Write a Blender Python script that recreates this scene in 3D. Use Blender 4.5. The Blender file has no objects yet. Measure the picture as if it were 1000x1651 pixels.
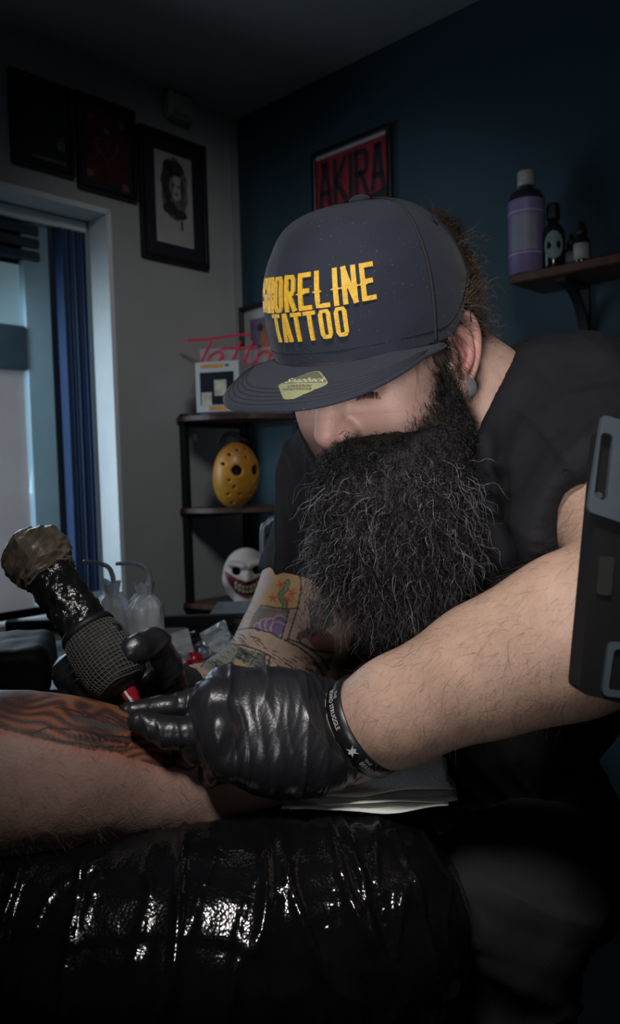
import bpy, math, random
import numpy as np
from mathutils import Vector, Matrix

# ------------------------------------------------------------------ camera
FPX, CX, CY = 1250.0, 500.0, 825.5
PITCH, ROLL = math.radians(3.0), math.radians(1.6)
CAM = np.array([0.0, 0.0, 1.12])
_R0 = np.array([1.0, 0, 0]); FWD = np.array([0, math.cos(PITCH), -math.sin(PITCH)]); _U0 = np.array([0, math.sin(PITCH), math.cos(PITCH)])
RGT = math.cos(ROLL) * _R0 - math.sin(ROLL) * _U0
UPV = math.cos(ROLL) * _U0 + math.sin(ROLL) * _R0
scene = bpy.context.scene
COL = scene.collection
cd = bpy.data.cameras.new('camera'); cam = bpy.data.objects.new('camera', cd); COL.objects.link(cam)
cd.sensor_fit = 'VERTICAL'; cd.sensor_height = 36.0; cd.sensor_width = 36.0
cd.lens = FPX / 1651.0 * 36.0
cd.clip_start = 0.02
cd.dof.use_dof = True; cd.dof.focus_distance = 0.68; cd.dof.aperture_fstop = 9.0
M = Matrix([[RGT[i], UPV[i], -FWD[i], CAM[i]] for i in range(3)] + [[0, 0, 0, 1]])
cam.matrix_world = M
scene.camera = cam

def toW(q):
    q = np.asarray(q, float)
    return CAM + q[..., 0:1] * RGT + q[..., 1:2] * FWD + q[..., 2:3] * UPV
def Q(x, y, d):
    return np.array([(x - CX) / FPX * d, d, -(y - CY) / FPX * d])
def PW(x, y, d):
    return toW(Q(x, y, d))

# ------------------------------------------------------------------ room frame
ALPHA = math.radians(43.0)
ADIR = np.array([math.sin(ALPHA), math.cos(ALPHA), 0.0])       # along the left wall, away from the camera
BDIR = np.array([math.cos(ALPHA), -math.sin(ALPHA), 0.0])      # along the back wall, to the right
CORNER = PW(378, 195, 2.8); CEIL = float(CORNER[2]); CORNER = np.array([CORNER[0], CORNER[1], 0.0])
def hit(px, py, point, normal):
    d = PW(px, py, 1.0) - CAM
    t = np.dot(point - CAM, normal) / np.dot(d, normal)
    return CAM + t * d
def LW(px, py, depth=0.0):
    "s (distance from the corner along the left wall), z, of a pixel on the left wall, 'depth' behind its face"
    p = hit(px, py, CORNER - BDIR * depth, BDIR) - CORNER
    return -float(np.dot(p, ADIR)), float(p[2])
def BW(px, py, depth=0.0):
    p = hit(px, py, CORNER + ADIR * depth, ADIR) - CORNER
    return float(np.dot(p, BDIR)), float(p[2])
def lw(s, z, out=0.0):
    return CORNER - ADIR * s + BDIR * out + np.array([0, 0, z])
def bw(s, z, out=0.0):
    return CORNER + BDIR * s - ADIR * out + np.array([0, 0, z])

# ------------------------------------------------------------------ light
scene.view_settings.view_transform = 'Standard'; scene.view_settings.look = 'None'
scene.view_settings.gamma = 1.0; scene.view_settings.use_curve_mapping = False
scene.view_settings.exposure = 0.0
world = bpy.data.worlds.new('world'); scene.world = world; world.use_nodes = True
world.node_tree.nodes['Background'].inputs[0].default_value = (0.25, 0.35, 0.5, 1)
world.node_tree.nodes['Background'].inputs[1].default_value = 0.015

def look(o, frm, to):
    o.location = Vector(frm)
    o.rotation_euler = (Vector(to) - Vector(frm)).to_track_quat('-Z', 'Y').to_euler()
def area(name, frm, to, sx, sy, power, col, spread=180):
    l = bpy.data.lights.new(name, 'AREA'); l.shape = 'RECTANGLE'; l.size = sx; l.size_y = sy
    l.energy = power; l.color = col; l.spread = math.radians(spread)
    o = bpy.data.objects.new(name, l); COL.objects.link(o); look(o, frm, to); return o
# daylight through the window in the left wall
_ws = LW(60, 700)[0]
area('window_daylight', lw(1.22, 1.30, -0.088), lw(1.22, 1.30, -0.088) + BDIR - np.array([0, 0, 0.25]), 0.94, 1.10, 6.5, (0.64, 0.83, 1.0), 160)
area('reveal_fill', lw(1.05, 1.20, -0.066), lw(0.54, 1.12, -0.035), 0.05, 1.00, 1.0, (0.66, 0.84, 1.0), 90)  # extra strip light added inside the opening to brighten the reveal
# the work lamp over the treatment bed
def spot(name, frm, to, power, col, size, blend, radius):
    l = bpy.data.lights.new(name, 'SPOT'); l.energy = power; l.color = col; l.spot_size = math.radians(size)
    l.spot_blend = blend; l.shadow_soft_size = radius
    o = bpy.data.objects.new(name, l); COL.objects.link(o); look(o, frm, to); return o
spot('work_lamp', (-0.10, -0.12, 1.98), PW(715, 880, 0.70), 50.0, (1.0, 0.95, 0.93), 46, 1.0, 0.12)
spot('face_fill', (-0.12, -0.14, 1.07), PW(600, 715, 0.70), 26.0, (1.0, 0.96, 0.99), 39, 1.0, 0.08)  # unseen fill spot added beside the camera to light the face under the brim
# an unseen spot added behind the man to brighten the corner of the room
spot('corner_fill', (0.12, 0.98, 2.32), (-0.16, 2.62, 1.28), 29.0, (0.95, 0.97, 1.0), 70, 1.0, 0.18)

# ------------------------------------------------------------------ helpers: objects
def root_loc(o):
    v = np.zeros(3)
    while o is not None:
        v += np.array(o.location); o = o.parent
    return v
def tag(o, label=None, cat=None, group=None, kind=None):
    if label: o['label'] = label
    if cat: o['category'] = cat
    if group: o['group'] = group
    if kind: o['kind'] = kind
    return o
def thing(name, loc, label, cat, group=None):
    o = bpy.data.objects.new(name, None); COL.objects.link(o); o.location = Vector(loc); o.empty_display_size = 0.05
    return tag(o, label, cat, group)
def build_mesh(name, V, Fs):
    me = bpy.data.meshes.new(name)
    V = np.ascontiguousarray(V, np.float32)
    me.vertices.add(len(V)); me.vertices.foreach_set('co', V.ravel())
    if isinstance(Fs, np.ndarray):
        n, k = Fs.shape; loops = Fs.ravel(); tot = np.full(n, k)
    else:
        tot = np.array([len(f) for f in Fs]); loops = np.array([i for f in Fs for i in f]); n = len(Fs)
    me.loops.add(len(loops)); me.loops.foreach_set('vertex_index', loops.astype(np.int32))
    me.polygons.add(n)
    st = np.concatenate([[0], np.cumsum(tot)[:-1]])
    me.polygons.foreach_set('loop_start', st.astype(np.int32))
    me.update(calc_edges=True); me.validate()
    return me
def mo(name, V, Fs, m, parent=None, q=False, smooth=True, col=None):
    "one mesh object; V in world (or camera-aligned q) coordinates"
    V = np.asarray(V, float)
    if q: V = toW(V)
    if parent is not None: off = root_loc(parent)
    else:
        lo, hi = V.min(0), V.max(0); off = np.array([(lo[0] + hi[0]) / 2, (lo[1] + hi[1]) / 2, lo[2]])
    me = build_mesh(name, V - off, Fs)
    me.polygons.foreach_set('use_smooth', np.full(len(me.polygons), bool(smooth)))
    if col is not None:
        at = me.attributes.new('Col', 'FLOAT_COLOR', 'POINT')
        c4 = np.ones((len(V), 4), np.float32); c4[:, :3] = col
        at.data.foreach_set('color', c4.ravel())
    ms = m if isinstance(m, (list, tuple)) else [m]
    for x in ms: me.materials.append(x)
    o = bpy.data.objects.new(name, me); COL.objects.link(o)
    if parent is not None: o.parent = parent
    else: o.location = Vector(off)
    return o
class MB:
    "collects simple solids in world coordinates for ONE mesh"
    def __init__(s): s.V = []; s.F = []; s.round = False
    def add(s, V, F):
        b = len(s.V); s.V += [tuple(v) for v in V]; s.F += [tuple(i + b for i in f) for f in F]; return s
    def box(s, o, ex, ey, ez, bev=0.0):
        "box from corner-centre o with half-extent vectors ex, ey, ez, bevelled"
        o, ex, ey, ez = [np.asarray(v, float) for v in (o, ex, ey, ez)]
        if bev <= 0:
            V = [o + a * ex + b * ey + c * ez for a in (-1, 1) for b in (-1, 1) for c in (-1, 1)]
            F = [(0, 1, 3, 2), (4, 6, 7, 5), (0, 4, 5, 1), (2, 3, 7, 6), (0, 2, 6, 4), (1, 5, 7, 3)]
            return s.add(V, F)
        n = [np.linalg.norm(v) for v in (ex, ey, ez)]
        k = [max(0, 1 - bev / t) for t in n]
        V = []; idx = {}
        for a in (-1, 1):
            for b in (-1, 1):
                for c in (-1, 1):
                    for ax in range(3):
                        f = [a, b, c]; g = [f[i] * (1 if i == ax else k[i]) for i in range(3)]
                        idx[(a, b, c, ax)] = len(V); V.append(o + g[0] * ex + g[1] * ey + g[2] * ez)
        F = []
        for ax in range(3):
            o1, o2 = [(1, 2), (0, 2), (0, 1)][ax]
            for sg in (-1, 1):
                r = []
                for (p, t) in ((-1, -1), (1, -1), (1, 1), (-1, 1)):
                    f = [0, 0, 0]; f[ax] = sg; f[o1] = p; f[o2] = t; r.append(idx[(f[0], f[1], f[2], ax)])
                F.append(r)
        for ax in range(3):          # edges along axis ax
            o1, o2 = [(1, 2), (0, 2), (0, 1)][ax]
            for p in (-1, 1):
                for t in (-1, 1):
                    r = []
                    for sg, which in ((-1, o1), (1, o1), (1, o2), (-1, o2)):
                        f = [0, 0, 0]; f[ax] = sg; f[o1] = p; f[o2] = t; r.append(idx[(f[0], f[1], f[2], which)])
                    F.append(r)
        for a in (-1, 1):
            for b in (-1, 1):
                for c in (-1, 1):
                    F.append([idx[(a, b, c, 0)], idx[(a, b, c, 1)], idx[(a, b, c, 2)]])
        return s.add(V, F)
    def tube(s, P, r, n=10, cap=True, closed=False):
        s.round = True
        V, F = tube(P, r, n, cap, closed); return s.add(V, F)
    def obj(s, name, m, parent=None, smooth=False):
        V = np.array(s.V); F = s.F
        o = mo(name, V, F, m, parent, smooth=smooth)
        if s.round and not smooth:      # round sides, flat caps
            o.data.polygons.foreach_set('use_smooth', np.array([len(p.vertices) == 4 for p in o.data.polygons]))
        fix_normals(o); return o
def fix_normals(o):
    import bmesh
    bm = bmesh.new(); bm.from_mesh(o.data); bmesh.ops.recalc_face_normals(bm, faces=bm.faces); bm.to_mesh(o.data); bm.free()
def unit(v):
    v = np.asarray(v, float); return v / max(np.linalg.norm(v), 1e-12)
def frames(P, closed=False):
    P = np.asarray(P, float); T = np.gradient(P, axis=0)
    if closed: T = np.roll(P, -1, 0) - np.roll(P, 1, 0)
    T /= np.maximum(np.linalg.norm(T, axis=1, keepdims=True), 1e-9)
    u = unit(np.cross(T[0], [0.31, 0.52, 0.8])); U = []
    for t in T:
        u = unit(u - np.dot(u, t) * t); U.append(u)
    U = np.array(U); return T, U, np.cross(T, U)
def tube(P, r, n=10, cap=True, closed=False):
    P = np.asarray(P, float); K = len(P); r = np.broadcast_to(np.asarray(r, float), (K,))
    T, U, B = frames(P, closed); a = np.arange(n) * 2 * math.pi / n
    V = P[:, None] + r[:, None, None] * (np.cos(a)[None, :, None] * U[:, None] + np.sin(a)[None, :, None] * B[:, None])
    V = V.reshape(-1, 3); F = []
    for i in range(K if closed else K - 1):
        j = (i + 1) % K
        for k in range(n):
            F.append((i * n + k, i * n + (k + 1) % n, j * n + (k + 1) % n, j * n + k))
    if cap and not closed:
        F.append(tuple(range(n))[::-1]); F.append(tuple((K - 1) * n + k for k in range(n)))
    return V, F
def spline(P, n=8):
    "Catmull-Rom through points"
    P = np.asarray(P, float); E = np.vstack([2 * P[0] - P[1], P, 2 * P[-1] - P[-2]]); out = []
    for i in range(1, len(E) - 2):
        p0, p1, p2, p3 = E[i - 1:i + 3]
        for t in np.linspace(0, 1, n, endpoint=False):
            out.append(0.5 * (2 * p1 + (p2 - p0) * t + (2 * p0 - 5 * p1 + 4 * p2 - p3) * t * t + (3 * p1 - p0 - 3 * p2 + p3) * t ** 3))
    out.append(P[-1]); return np.array(out)
def revolve(a, b, prof, n=24, disp=None):
    "lathe about the axis a->b: prof = [(t along, radius)]"
    a = np.asarray(a, float); b = np.asarray(b, float); t = unit(b - a); L = np.linalg.norm(b - a)
    u = unit(np.cross(t, [0.31, 0.52, 0.8])); w = np.cross(t, u); V = []; K = len(prof)
    for i, (s, r) in enumerate(prof):
        for k in range(n):
            an = 2 * math.pi * k / n; rr = r + (disp(s, an) if disp else 0)
            V.append(a + t * (s * L) + rr * (math.cos(an) * u + math.sin(an) * w))
    F = [(i * n + k, i * n + (k + 1) % n, (i + 1) * n + (k + 1) % n, (i + 1) * n + k) for i in range(K - 1) for k in range(n)]
    F.append(tuple(range(n))[::-1]); F.append(tuple((K - 1) * n + k for k in range(n)))
    return np.array(V), F
def strands(P, r):
    "P (N,K,3), r (N,K) -> triangular-section hairs"
    N, K, _ = P.shape
    T = np.gradient(P, axis=1); T /= np.maximum(np.linalg.norm(T, axis=2, keepdims=True), 1e-9)
    ref = np.array([0.31, 0.52, 0.79]); U = np.cross(T, ref); U /= np.maximum(np.linalg.norm(U, axis=2, keepdims=True), 1e-9)
    B = np.cross(T, U); V = np.empty((N, K, 3, 3))
    for k in range(3):
        a = 2 * math.pi * k / 3
        V[:, :, k] = P + r[..., None] * (math.cos(a) * U + math.sin(a) * B)
    base = (np.arange(N) * K * 3)[:, None, None] + (np.arange(K - 1) * 3)[None, :, None] + np.arange(3)[None, None]
    nx = (np.arange(N) * K * 3)[:, None, None] + (np.arange(K - 1) * 3)[None, :, None] + ((np.arange(3) + 1) % 3)[None, None]
    Fq = np.stack([base, nx, nx + 3, base + 3], -1).reshape(-1, 4)
    return V.reshape(-1, 3), Fq

# ------------------------------------------------------------------ helpers: noise and implicit surfaces
_rng = np.random.default_rng(7)
_LAT = _rng.random((32, 32, 32)).astype(np.float32)
def vnoise(p, scale, seed=0):
    p = np.asarray(p, float) * scale + seed * 7.31; i = np.floor(p).astype(int); f = p - i; f = f * f * (3 - 2 * f); i &= 31; j = (i + 1) & 31
    x0, y0, z0 = i[..., 0], i[..., 1], i[..., 2]; x1, y1, z1 = j[..., 0], j[..., 1], j[..., 2]; fx, fy, fz = f[..., 0], f[..., 1], f[..., 2]
    L = _LAT
    c = (L[x0, y0, z0] * (1 - fx) + L[x1, y0, z0] * fx) * (1 - fy) + (L[x0, y1, z0] * (1 - fx) + L[x1, y1, z0] * fx) * fy
    e = (L[x0, y0, z1] * (1 - fx) + L[x1, y0, z1] * fx) * (1 - fy) + (L[x0, y1, z1] * (1 - fx) + L[x1, y1, z1] * fx) * fy
    return (c * (1 - fz) + e * fz) * 2 - 1
def fbm(p, scale, seed=0, n=3):
    s = 0; a = 1
    for k in range(n):
        s = s + a * vnoise(p, scale * 2 ** k, seed + k); a *= 0.5
    return s
def ridge(x, sharp=3.0):
    "0..1 soft ridges of a phase"
    return (0.5 + 0.5 * np.cos(x)) ** sharp
def creases(V, ax, along, across, seed, sharp=5.0):
    "irregular long creases: ridged noise, fine along 'ax', stretched across it"
    ax = unit(ax); o1 = unit(np.cross(ax, [0.2, 0.3, 0.93])); o2 = np.cross(ax, o1)
    W = V + .25 / along * 4 * np.stack([vnoise(V, along * .12, seed + 20), vnoise(V, along * .12, seed + 21), vnoise(V, along * .12, seed + 22)], 1)
    P = np.stack([W @ ax * along, W @ o1 * across, W @ o2 * across], 1)
    return np.clip(1 - np.abs(vnoise(P, 1.0, seed)) * 1.6, 0, 1) ** sharp
def sstep(a, b, x):
    t = np.clip((x - a) / (b - a), 0, 1); return t * t * (3 - 2 * t)

class Vol:
    def __init__(s, lo, hi, h):
        s.lo = np.asarray(lo, float); s.h = h; s.n = np.ceil((np.asarray(hi) - s.lo) / h).astype(int) + 1
        s.D = np.full(s.n, 1.0, np.float32); s.ax = [(s.lo[i] + h * np.arange(s.n[i])).astype(np.float32) for i in range(3)]
    def blk(s, lo, hi):
        a = np.clip(np.floor((lo - s.lo) / s.h).astype(int), 0, s.n); b = np.clip(np.ceil((hi - s.lo) / s.h).astype(int) + 1, 0, s.n)
        sl = tuple(slice(a[i], b[i]) for i in range(3))
        return sl, s.ax[0][sl[0]][:, None, None], s.ax[1][sl[1]][None, :, None], s.ax[2][sl[2]][None, None, :]
    def comb(s, fn, lo, hi, k, op):
        m = k + 4 * s.h; sl, x, y, z = s.blk(np.asarray(lo) - m, np.asarray(hi) + m)
        if min(t.stop - t.start for t in sl) <= 0: return s
        d = fn(x, y, z); a = s.D[sl]
        if op == 'u':
            if k > 0: hh = np.clip(0.5 + 0.5 * (a - d) / k, 0, 1); s.D[sl] = a * (1 - hh) + d * hh - k * hh * (1 - hh)
            else: s.D[sl] = np.minimum(a, d)
        else:
            d = -d
            if k > 0: hh = np.clip(0.5 - 0.5 * (a - d) / k, 0, 1); s.D[sl] = a * (1 - hh) + d * hh + k * hh * (1 - hh)
            else: s.D[sl] = np.maximum(a, d)
        return s
    def cone(s, a, b, ra, rb, k=0.0, op='u'):
        a = np.asarray(a, float); b = np.asarray(b, float); ab = b - a; L2 = max(float(ab @ ab), 1e-12)
        def fn(x, y, z):
            t = np.clip(((x - a[0]) * ab[0] + (y - a[1]) * ab[1] + (z - a[2]) * ab[2]) / L2, 0, 1)
            return np.sqrt((x - a[0] - t * ab[0]) ** 2 + (y - a[1] - t * ab[1]) ** 2 + (z - a[2] - t * ab[2]) ** 2) - (ra + t * (rb - ra))
        r = max(ra, rb); return s.comb(fn, np.minimum(a, b) - r, np.maximum(a, b) + r, k, op)
    def chain(s, P, R, k=0.0, op='u'):
        for i in range(len(P) - 1): s.cone(P[i], P[i + 1], R[i], R[i + 1], k, op)
        return s
    def ell(s, c, r, A=None, k=0.0, op='u'):
        c = np.asarray(c, float); r = np.asarray(r, float); A = np.eye(3) if A is None else np.asarray(A)
        def fn(x, y, z):
            X, Y, Z = x - c[0], y - c[1], z - c[2]
            p = [A[i][0] * X + A[i][1] * Y + A[i][2] * Z for i in range(3)]
            k0 = np.sqrt(sum((p[i] / r[i]) ** 2 for i in range(3))); k1 = np.sqrt(sum((p[i] / r[i] ** 2) ** 2 for i in range(3))) + 1e-6
            return k0 * (k0 - 1) / k1
        R = np.sqrt((np.abs(A.T) ** 2) @ (r ** 2)); return s.comb(fn, c - R, c + R, k, op)
    def rbox(s, c, r, A, rad, k=0.0, op='u'):
        c = np.asarray(c, float); r = np.asarray(r, float); A = np.asarray(A)
        def fn(x, y, z):
            X, Y, Z = x - c[0], y - c[1], z - c[2]
            q = [np.abs(A[i][0] * X + A[i][1] * Y + A[i][2] * Z) - (r[i] - rad) for i in range(3)]
            o = np.sqrt(sum(np.maximum(t, 0) ** 2 for t in q)); return o + np.minimum(np.maximum(q[0], np.maximum(q[1], q[2])), 0) - rad
        R = np.abs(A.T) @ r; return s.comb(fn, c - R, c + R, k, op)
    def half(s, p, n, k=0.0):
        "cut away everything on the +n side of p"
        p = np.asarray(p, float); n = unit(n)
        sl, x, y, z = s.blk(s.lo - 1, s.lo + s.n * s.h + 1)
        d = (x - p[0]) * n[0] + (y - p[1]) * n[1] + (z - p[2]) * n[2]
        s.D = np.maximum(s.D, d.astype(np.float32)); return s
    def mesh(s):
        D = s.D; S = D < 0; n = np.array(D.shape) - 1
        c = S[:-1, :-1, :-1].astype(np.int8)
        tot = np.zeros(n, np.int8)
        for i in (0, 1):
            for j in (0, 1):
                for k in (0, 1): tot += S[i:i + n[0], j:j + n[1], k:k + n[2]]
        act = (tot > 0) & (tot < 8); I = np.argwhere(act)
        ids = np.full(n, -1, np.int32); ids[act] = np.arange(len(I))
        cs = [(i, j, k) for i in (0, 1) for j in (0, 1) for k in (0, 1)]
        cv = np.stack([D[I[:, 0] + a, I[:, 1] + b, I[:, 2] + e] for a, b, e in cs], 1)
        acc = np.zeros((len(I), 3)); cnt = np.zeros(len(I))
        for p in range(8):
            for q2 in range(p + 1, 8):
                df = np.array(cs[q2]) - np.array(cs[p])
                if abs(df).sum() != 1: continue
                v0, v1 = cv[:, p], cv[:, q2]; m = (v0 < 0) != (v1 < 0)
                t = np.where(m, v0 / np.where(m, v0 - v1, 1), 0)
                acc += m[:, None] * (np.array(cs[p]) + t[:, None] * df); cnt += m
        V = s.lo + s.h * (I + acc / cnt[:, None])
        g = np.stack([cv[:, [4, 5, 6, 7]].sum(1) - cv[:, [0, 1, 2, 3]].sum(1), cv[:, [2, 3, 6, 7]].sum(1) - cv[:, [0, 1, 4, 5]].sum(1), cv[:, [1, 3, 5, 7]].sum(1) - cv[:, [0, 2, 4, 6]].sum(1)], 1)
        N = g / np.maximum(np.linalg.norm(g, axis=1, keepdims=True), 1e-9)
        Fs = []
        for ax in range(3):
            a, b = [(1, 2), (2, 0), (0, 1)][ax]
            s0 = [slice(1, -1)] * 3; s1 = [slice(1, -1)] * 3; s0[ax] = slice(0, -1); s1[ax] = slice(1, None)
            A0, A1 = S[tuple(s0)], S[tuple(s1)]; E = np.argwhere(A0 != A1)
            if not len(E): continue
            off = np.ones(3, int); off[ax] = 0; E = E + off
            fl = S[E[:, 0], E[:, 1], E[:, 2]]
            def cell(da, db):
                e = E.copy(); e[:, a] += da; e[:, b] += db; return ids[e[:, 0], e[:, 1], e[:, 2]]
            q4 = np.stack([cell(-1, -1), cell(0, -1), cell(0, 0), cell(-1, 0)], 1)
            q4[~fl] = q4[~fl][:, ::-1]; Fs.append(q4[(q4 >= 0).all(1)])
        return V, np.vstack(Fs), N
def smooth_mesh(V, F, it=2, lam=0.5):
    n = len(V)
    for _ in range(it):
        S = np.zeros((n, 3)); c = np.zeros(n); k = F.shape[1]
        for i in range(k):
            a, b = F[:, i], F[:, (i + 1) % k]
            np.add.at(S, a, V[b]); np.add.at(c, a, 1)
            np.add.at(S, b, V[a]); np.add.at(c, b, 1)
        V = V + lam * (S / np.maximum(c, 1)[:, None] - V)
    return V
def sample(V, F, n, rng, keep=None):
    "n random points on a quad mesh with normals"
    a, b, c, d = (V[F[:, i]] for i in range(4)); nn = np.cross(c - a, d - b); ar = np.linalg.norm(nn, axis=1)
    ctr = (a + b + c + d) / 4
    if keep is not None: ar = ar * keep(ctr, nn / np.maximum(ar, 1e-12)[:, None])
    i = rng.choice(len(F), n, p=ar / ar.sum()); u, v = rng.random((n, 1)), rng.random((n, 1))
    p = (a[i] * (1 - u) + b[i] * u) * (1 - v) + (d[i] * (1 - u) + c[i] * u) * v
    return p, nn[i] / np.maximum(np.linalg.norm(nn[i], axis=1, keepdims=True), 1e-12)
def pix(V):
    "photo coordinates of q points (used to place tattoo designs on the skin)"
    return np.stack([CX + FPX * V[:, 0] / V[:, 1], CY - FPX * V[:, 2] / V[:, 1]], 1)
def inpoly(p, poly):
    poly = np.asarray(poly, float); x, y = p[:, 0], p[:, 1]; r = np.zeros(len(p), bool); j = len(poly) - 1
    for i in range(len(poly)):
        xi, yi = poly[i]; xj, yj = poly[j]
        r ^= ((yi > y) != (yj > y)) & (x < (xj - xi) * (y - yi) / (yj - yi + 1e-12) + xi); j = i
    return r
def dline(p, L):
    L = np.asarray(L, float); d = np.full(len(p), 1e9)
    for a, b in zip(L[:-1], L[1:]):
        ab = b - a; t = np.clip(((p - a) @ ab) / max(ab @ ab, 1e-9), 0, 1)
        d = np.minimum(d, np.linalg.norm(p - a - t[:, None] * ab, axis=1))
    return d

# ------------------------------------------------------------------ helpers: materials
MATS = {}
def mat(name, col, rough=0.6, metal=0.0, var=0.12, vscale=18.0, bump=0.0, bscale=120.0, emit=None, spec=0.5, attr=False,
        sss=0.0, trans=0.0, alpha=1.0, coat=0.0, bump2=None, sheen=0.0, ior=None):
    if name in MATS: return MATS[name]
    m = bpy.data.materials.new(name); m.use_nodes = True; nt = m.node_tree; N = nt.nodes; Lk = nt.links
    b = N['Principled BSDF']; tc = N.new('ShaderNodeTexCoord')
    b.inputs['Roughness'].default_value = rough; b.inputs['Metallic'].default_value = metal
    b.inputs['Specular IOR Level'].default_value = spec
    nz = N.new('ShaderNodeTexNoise'); nz.inputs['Scale'].default_value = vscale; nz.inputs['Detail'].default_value = 4
    Lk.new(tc.outputs['Object'], nz.inputs['Vector'])
    mr = N.new('ShaderNodeMapRange'); mr.inputs['From Min'].default_value = 0.25; mr.inputs['From Max'].default_value = 0.75
    mr.inputs['To Min'].default_value = 1 - var; mr.inputs['To Max'].default_value = 1 + var
    Lk.new(nz.outputs['Fac'], mr.inputs['Value'])
    mx = N.new('ShaderNodeMix'); mx.data_type = 'RGBA'; mx.blend_type = 'MULTIPLY'; mx.inputs['Factor'].default_value = 1.0
    if attr:
        at = N.new('ShaderNodeAttribute'); at.attribute_name = 'Col'; Lk.new(at.outputs['Color'], mx.inputs['A'])
    else: mx.inputs['A'].default_value = (*col, 1)
    Lk.new(mr.outputs['Result'], mx.inputs['B']); Lk.new(mx.outputs['Result'], b.inputs['Base Color'])
    if bump > 0:
        n2 = N.new('ShaderNodeTexNoise'); n2.inputs['Scale'].default_value = bscale; n2.inputs['Detail'].default_value = 3
        Lk.new(tc.outputs['Object'], n2.inputs['Vector'])
        bp = N.new('ShaderNodeBump'); bp.inputs['Strength'].default_value = bump; bp.inputs['Distance'].default_value = 0.002
        Lk.new(n2.outputs['Fac'], bp.inputs['Height']); Lk.new(bp.outputs['Normal'], b.inputs['Normal'])
        if bump2:
            vo = N.new('ShaderNodeTexVoronoi'); vo.inputs['Scale'].default_value = bump2[0]; Lk.new(tc.outputs['Object'], vo.inputs['Vector'])
            b2 = N.new('ShaderNodeBump'); b2.inputs['Strength'].default_value = bump2[1]; b2.inputs['Distance'].default_value = 0.001
            Lk.new(vo.outputs['Distance'], b2.inputs['Height']); Lk.new(bp.outputs['Normal'], b2.inputs['Normal']); Lk.new(b2.outputs['Normal'], b.inputs['Normal'])
    if emit:
        b.inputs['Emission Color'].default_value = (*emit[0], 1); b.inputs['Emission Strength'].default_value = emit[1]
    if sss: b.inputs['Subsurface Weight'].default_value = sss; b.inputs['Subsurface Radius'].default_value = (1, 0.35, 0.2); b.inputs['Subsurface Scale'].default_value = 0.006
    if trans: b.inputs['Transmission Weight'].default_value = trans
    if ior: b.inputs['IOR'].default_value = ior
    if alpha < 1: b.inputs['Alpha'].default_value = alpha
    if coat: b.inputs['Coat Weight'].default_value = coat; b.inputs['Coat Roughness'].default_value = 0.08
    if sheen: b.inputs['Sheen Weight'].default_value = sheen
    MATS[name] = m; return m
def text_verts(s, size=1.0, shear=0.0, xs=1.0):
    "flat filled lettering from the built-in font: (verts 2D centred, faces)"
    cu = bpy.data.curves.new('t', 'FONT'); cu.body = s; cu.size = size; cu.shear = shear; cu.align_x = 'CENTER'; cu.align_y = 'CENTER'; cu.resolution_u = 3
    ob = bpy.data.objects.new('t', cu); COL.objects.link(ob); dg = bpy.context.evaluated_depsgraph_get(); dg.update()
    me = bpy.data.meshes.new_from_object(ob.evaluated_get(dg))
    V = np.array([v.co[:2] for v in me.vertices]); F = [tuple(p.vertices) for p in me.polygons]
    bpy.data.objects.remove(ob); bpy.data.meshes.remove(me); bpy.data.curves.remove(cu)
    V[:, 0] *= xs; return V, F
GLY = {
 'S': [[(1, .76), (1, .88), (.84, 1), (.16, 1), (0, .88), (0, .64), (.14, .54), (.86, .46), (1, .36), (1, .12), (.84, 0), (.16, 0), (0, .12), (0, .24)]],
 'H': [[(0, 0), (0, 1)], [(1, 0), (1, 1)], [(0, .5), (1, .5)]],
 'O': [[(.5, 0), (.16, 0), (0, .12), (0, .88), (.16, 1), (.84, 1), (1, .88), (1, .12), (.84, 0), (.5, 0)]],
 'R': [[(0, 0), (0, 1)], [(0, 1), (.84, 1), (1, .88), (1, .6), (.84, .48), (0, .48)], [(.45, .48), (1, 0)]],
 'E': [[(0, 0), (0, 1)], [(0, 1), (1, 1)], [(0, .52), (.8, .52)], [(0, 0), (1, 0)]],
 'L': [[(0, 1), (0, 0), (1, 0)]], 'I': [[(0, 0), (0, 1)]],
 'N': [[(0, 0), (0, 1)], [(0, 1), (1, 0)], [(1, 0), (1, 1)]],
 'T': [[(.5, 0), (.5, 1)], [(-.05, 1), (1.05, 1)]],
 'A': [[(0, 0), (.42, 1)], [(.58, 1), (1, 0)], [(.2, .3), (.8, .3)], [(.36, 1), (.64, 1)]],
 'K': [[(0, 0), (0, 1)], [(1, 1), (.1, .5), (1, 0)]],
}
SPUR = {'H': (0, 1), 'L': (0,), 'I': (0,), 'N': (0, 1), 'E': (0,)}
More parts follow.
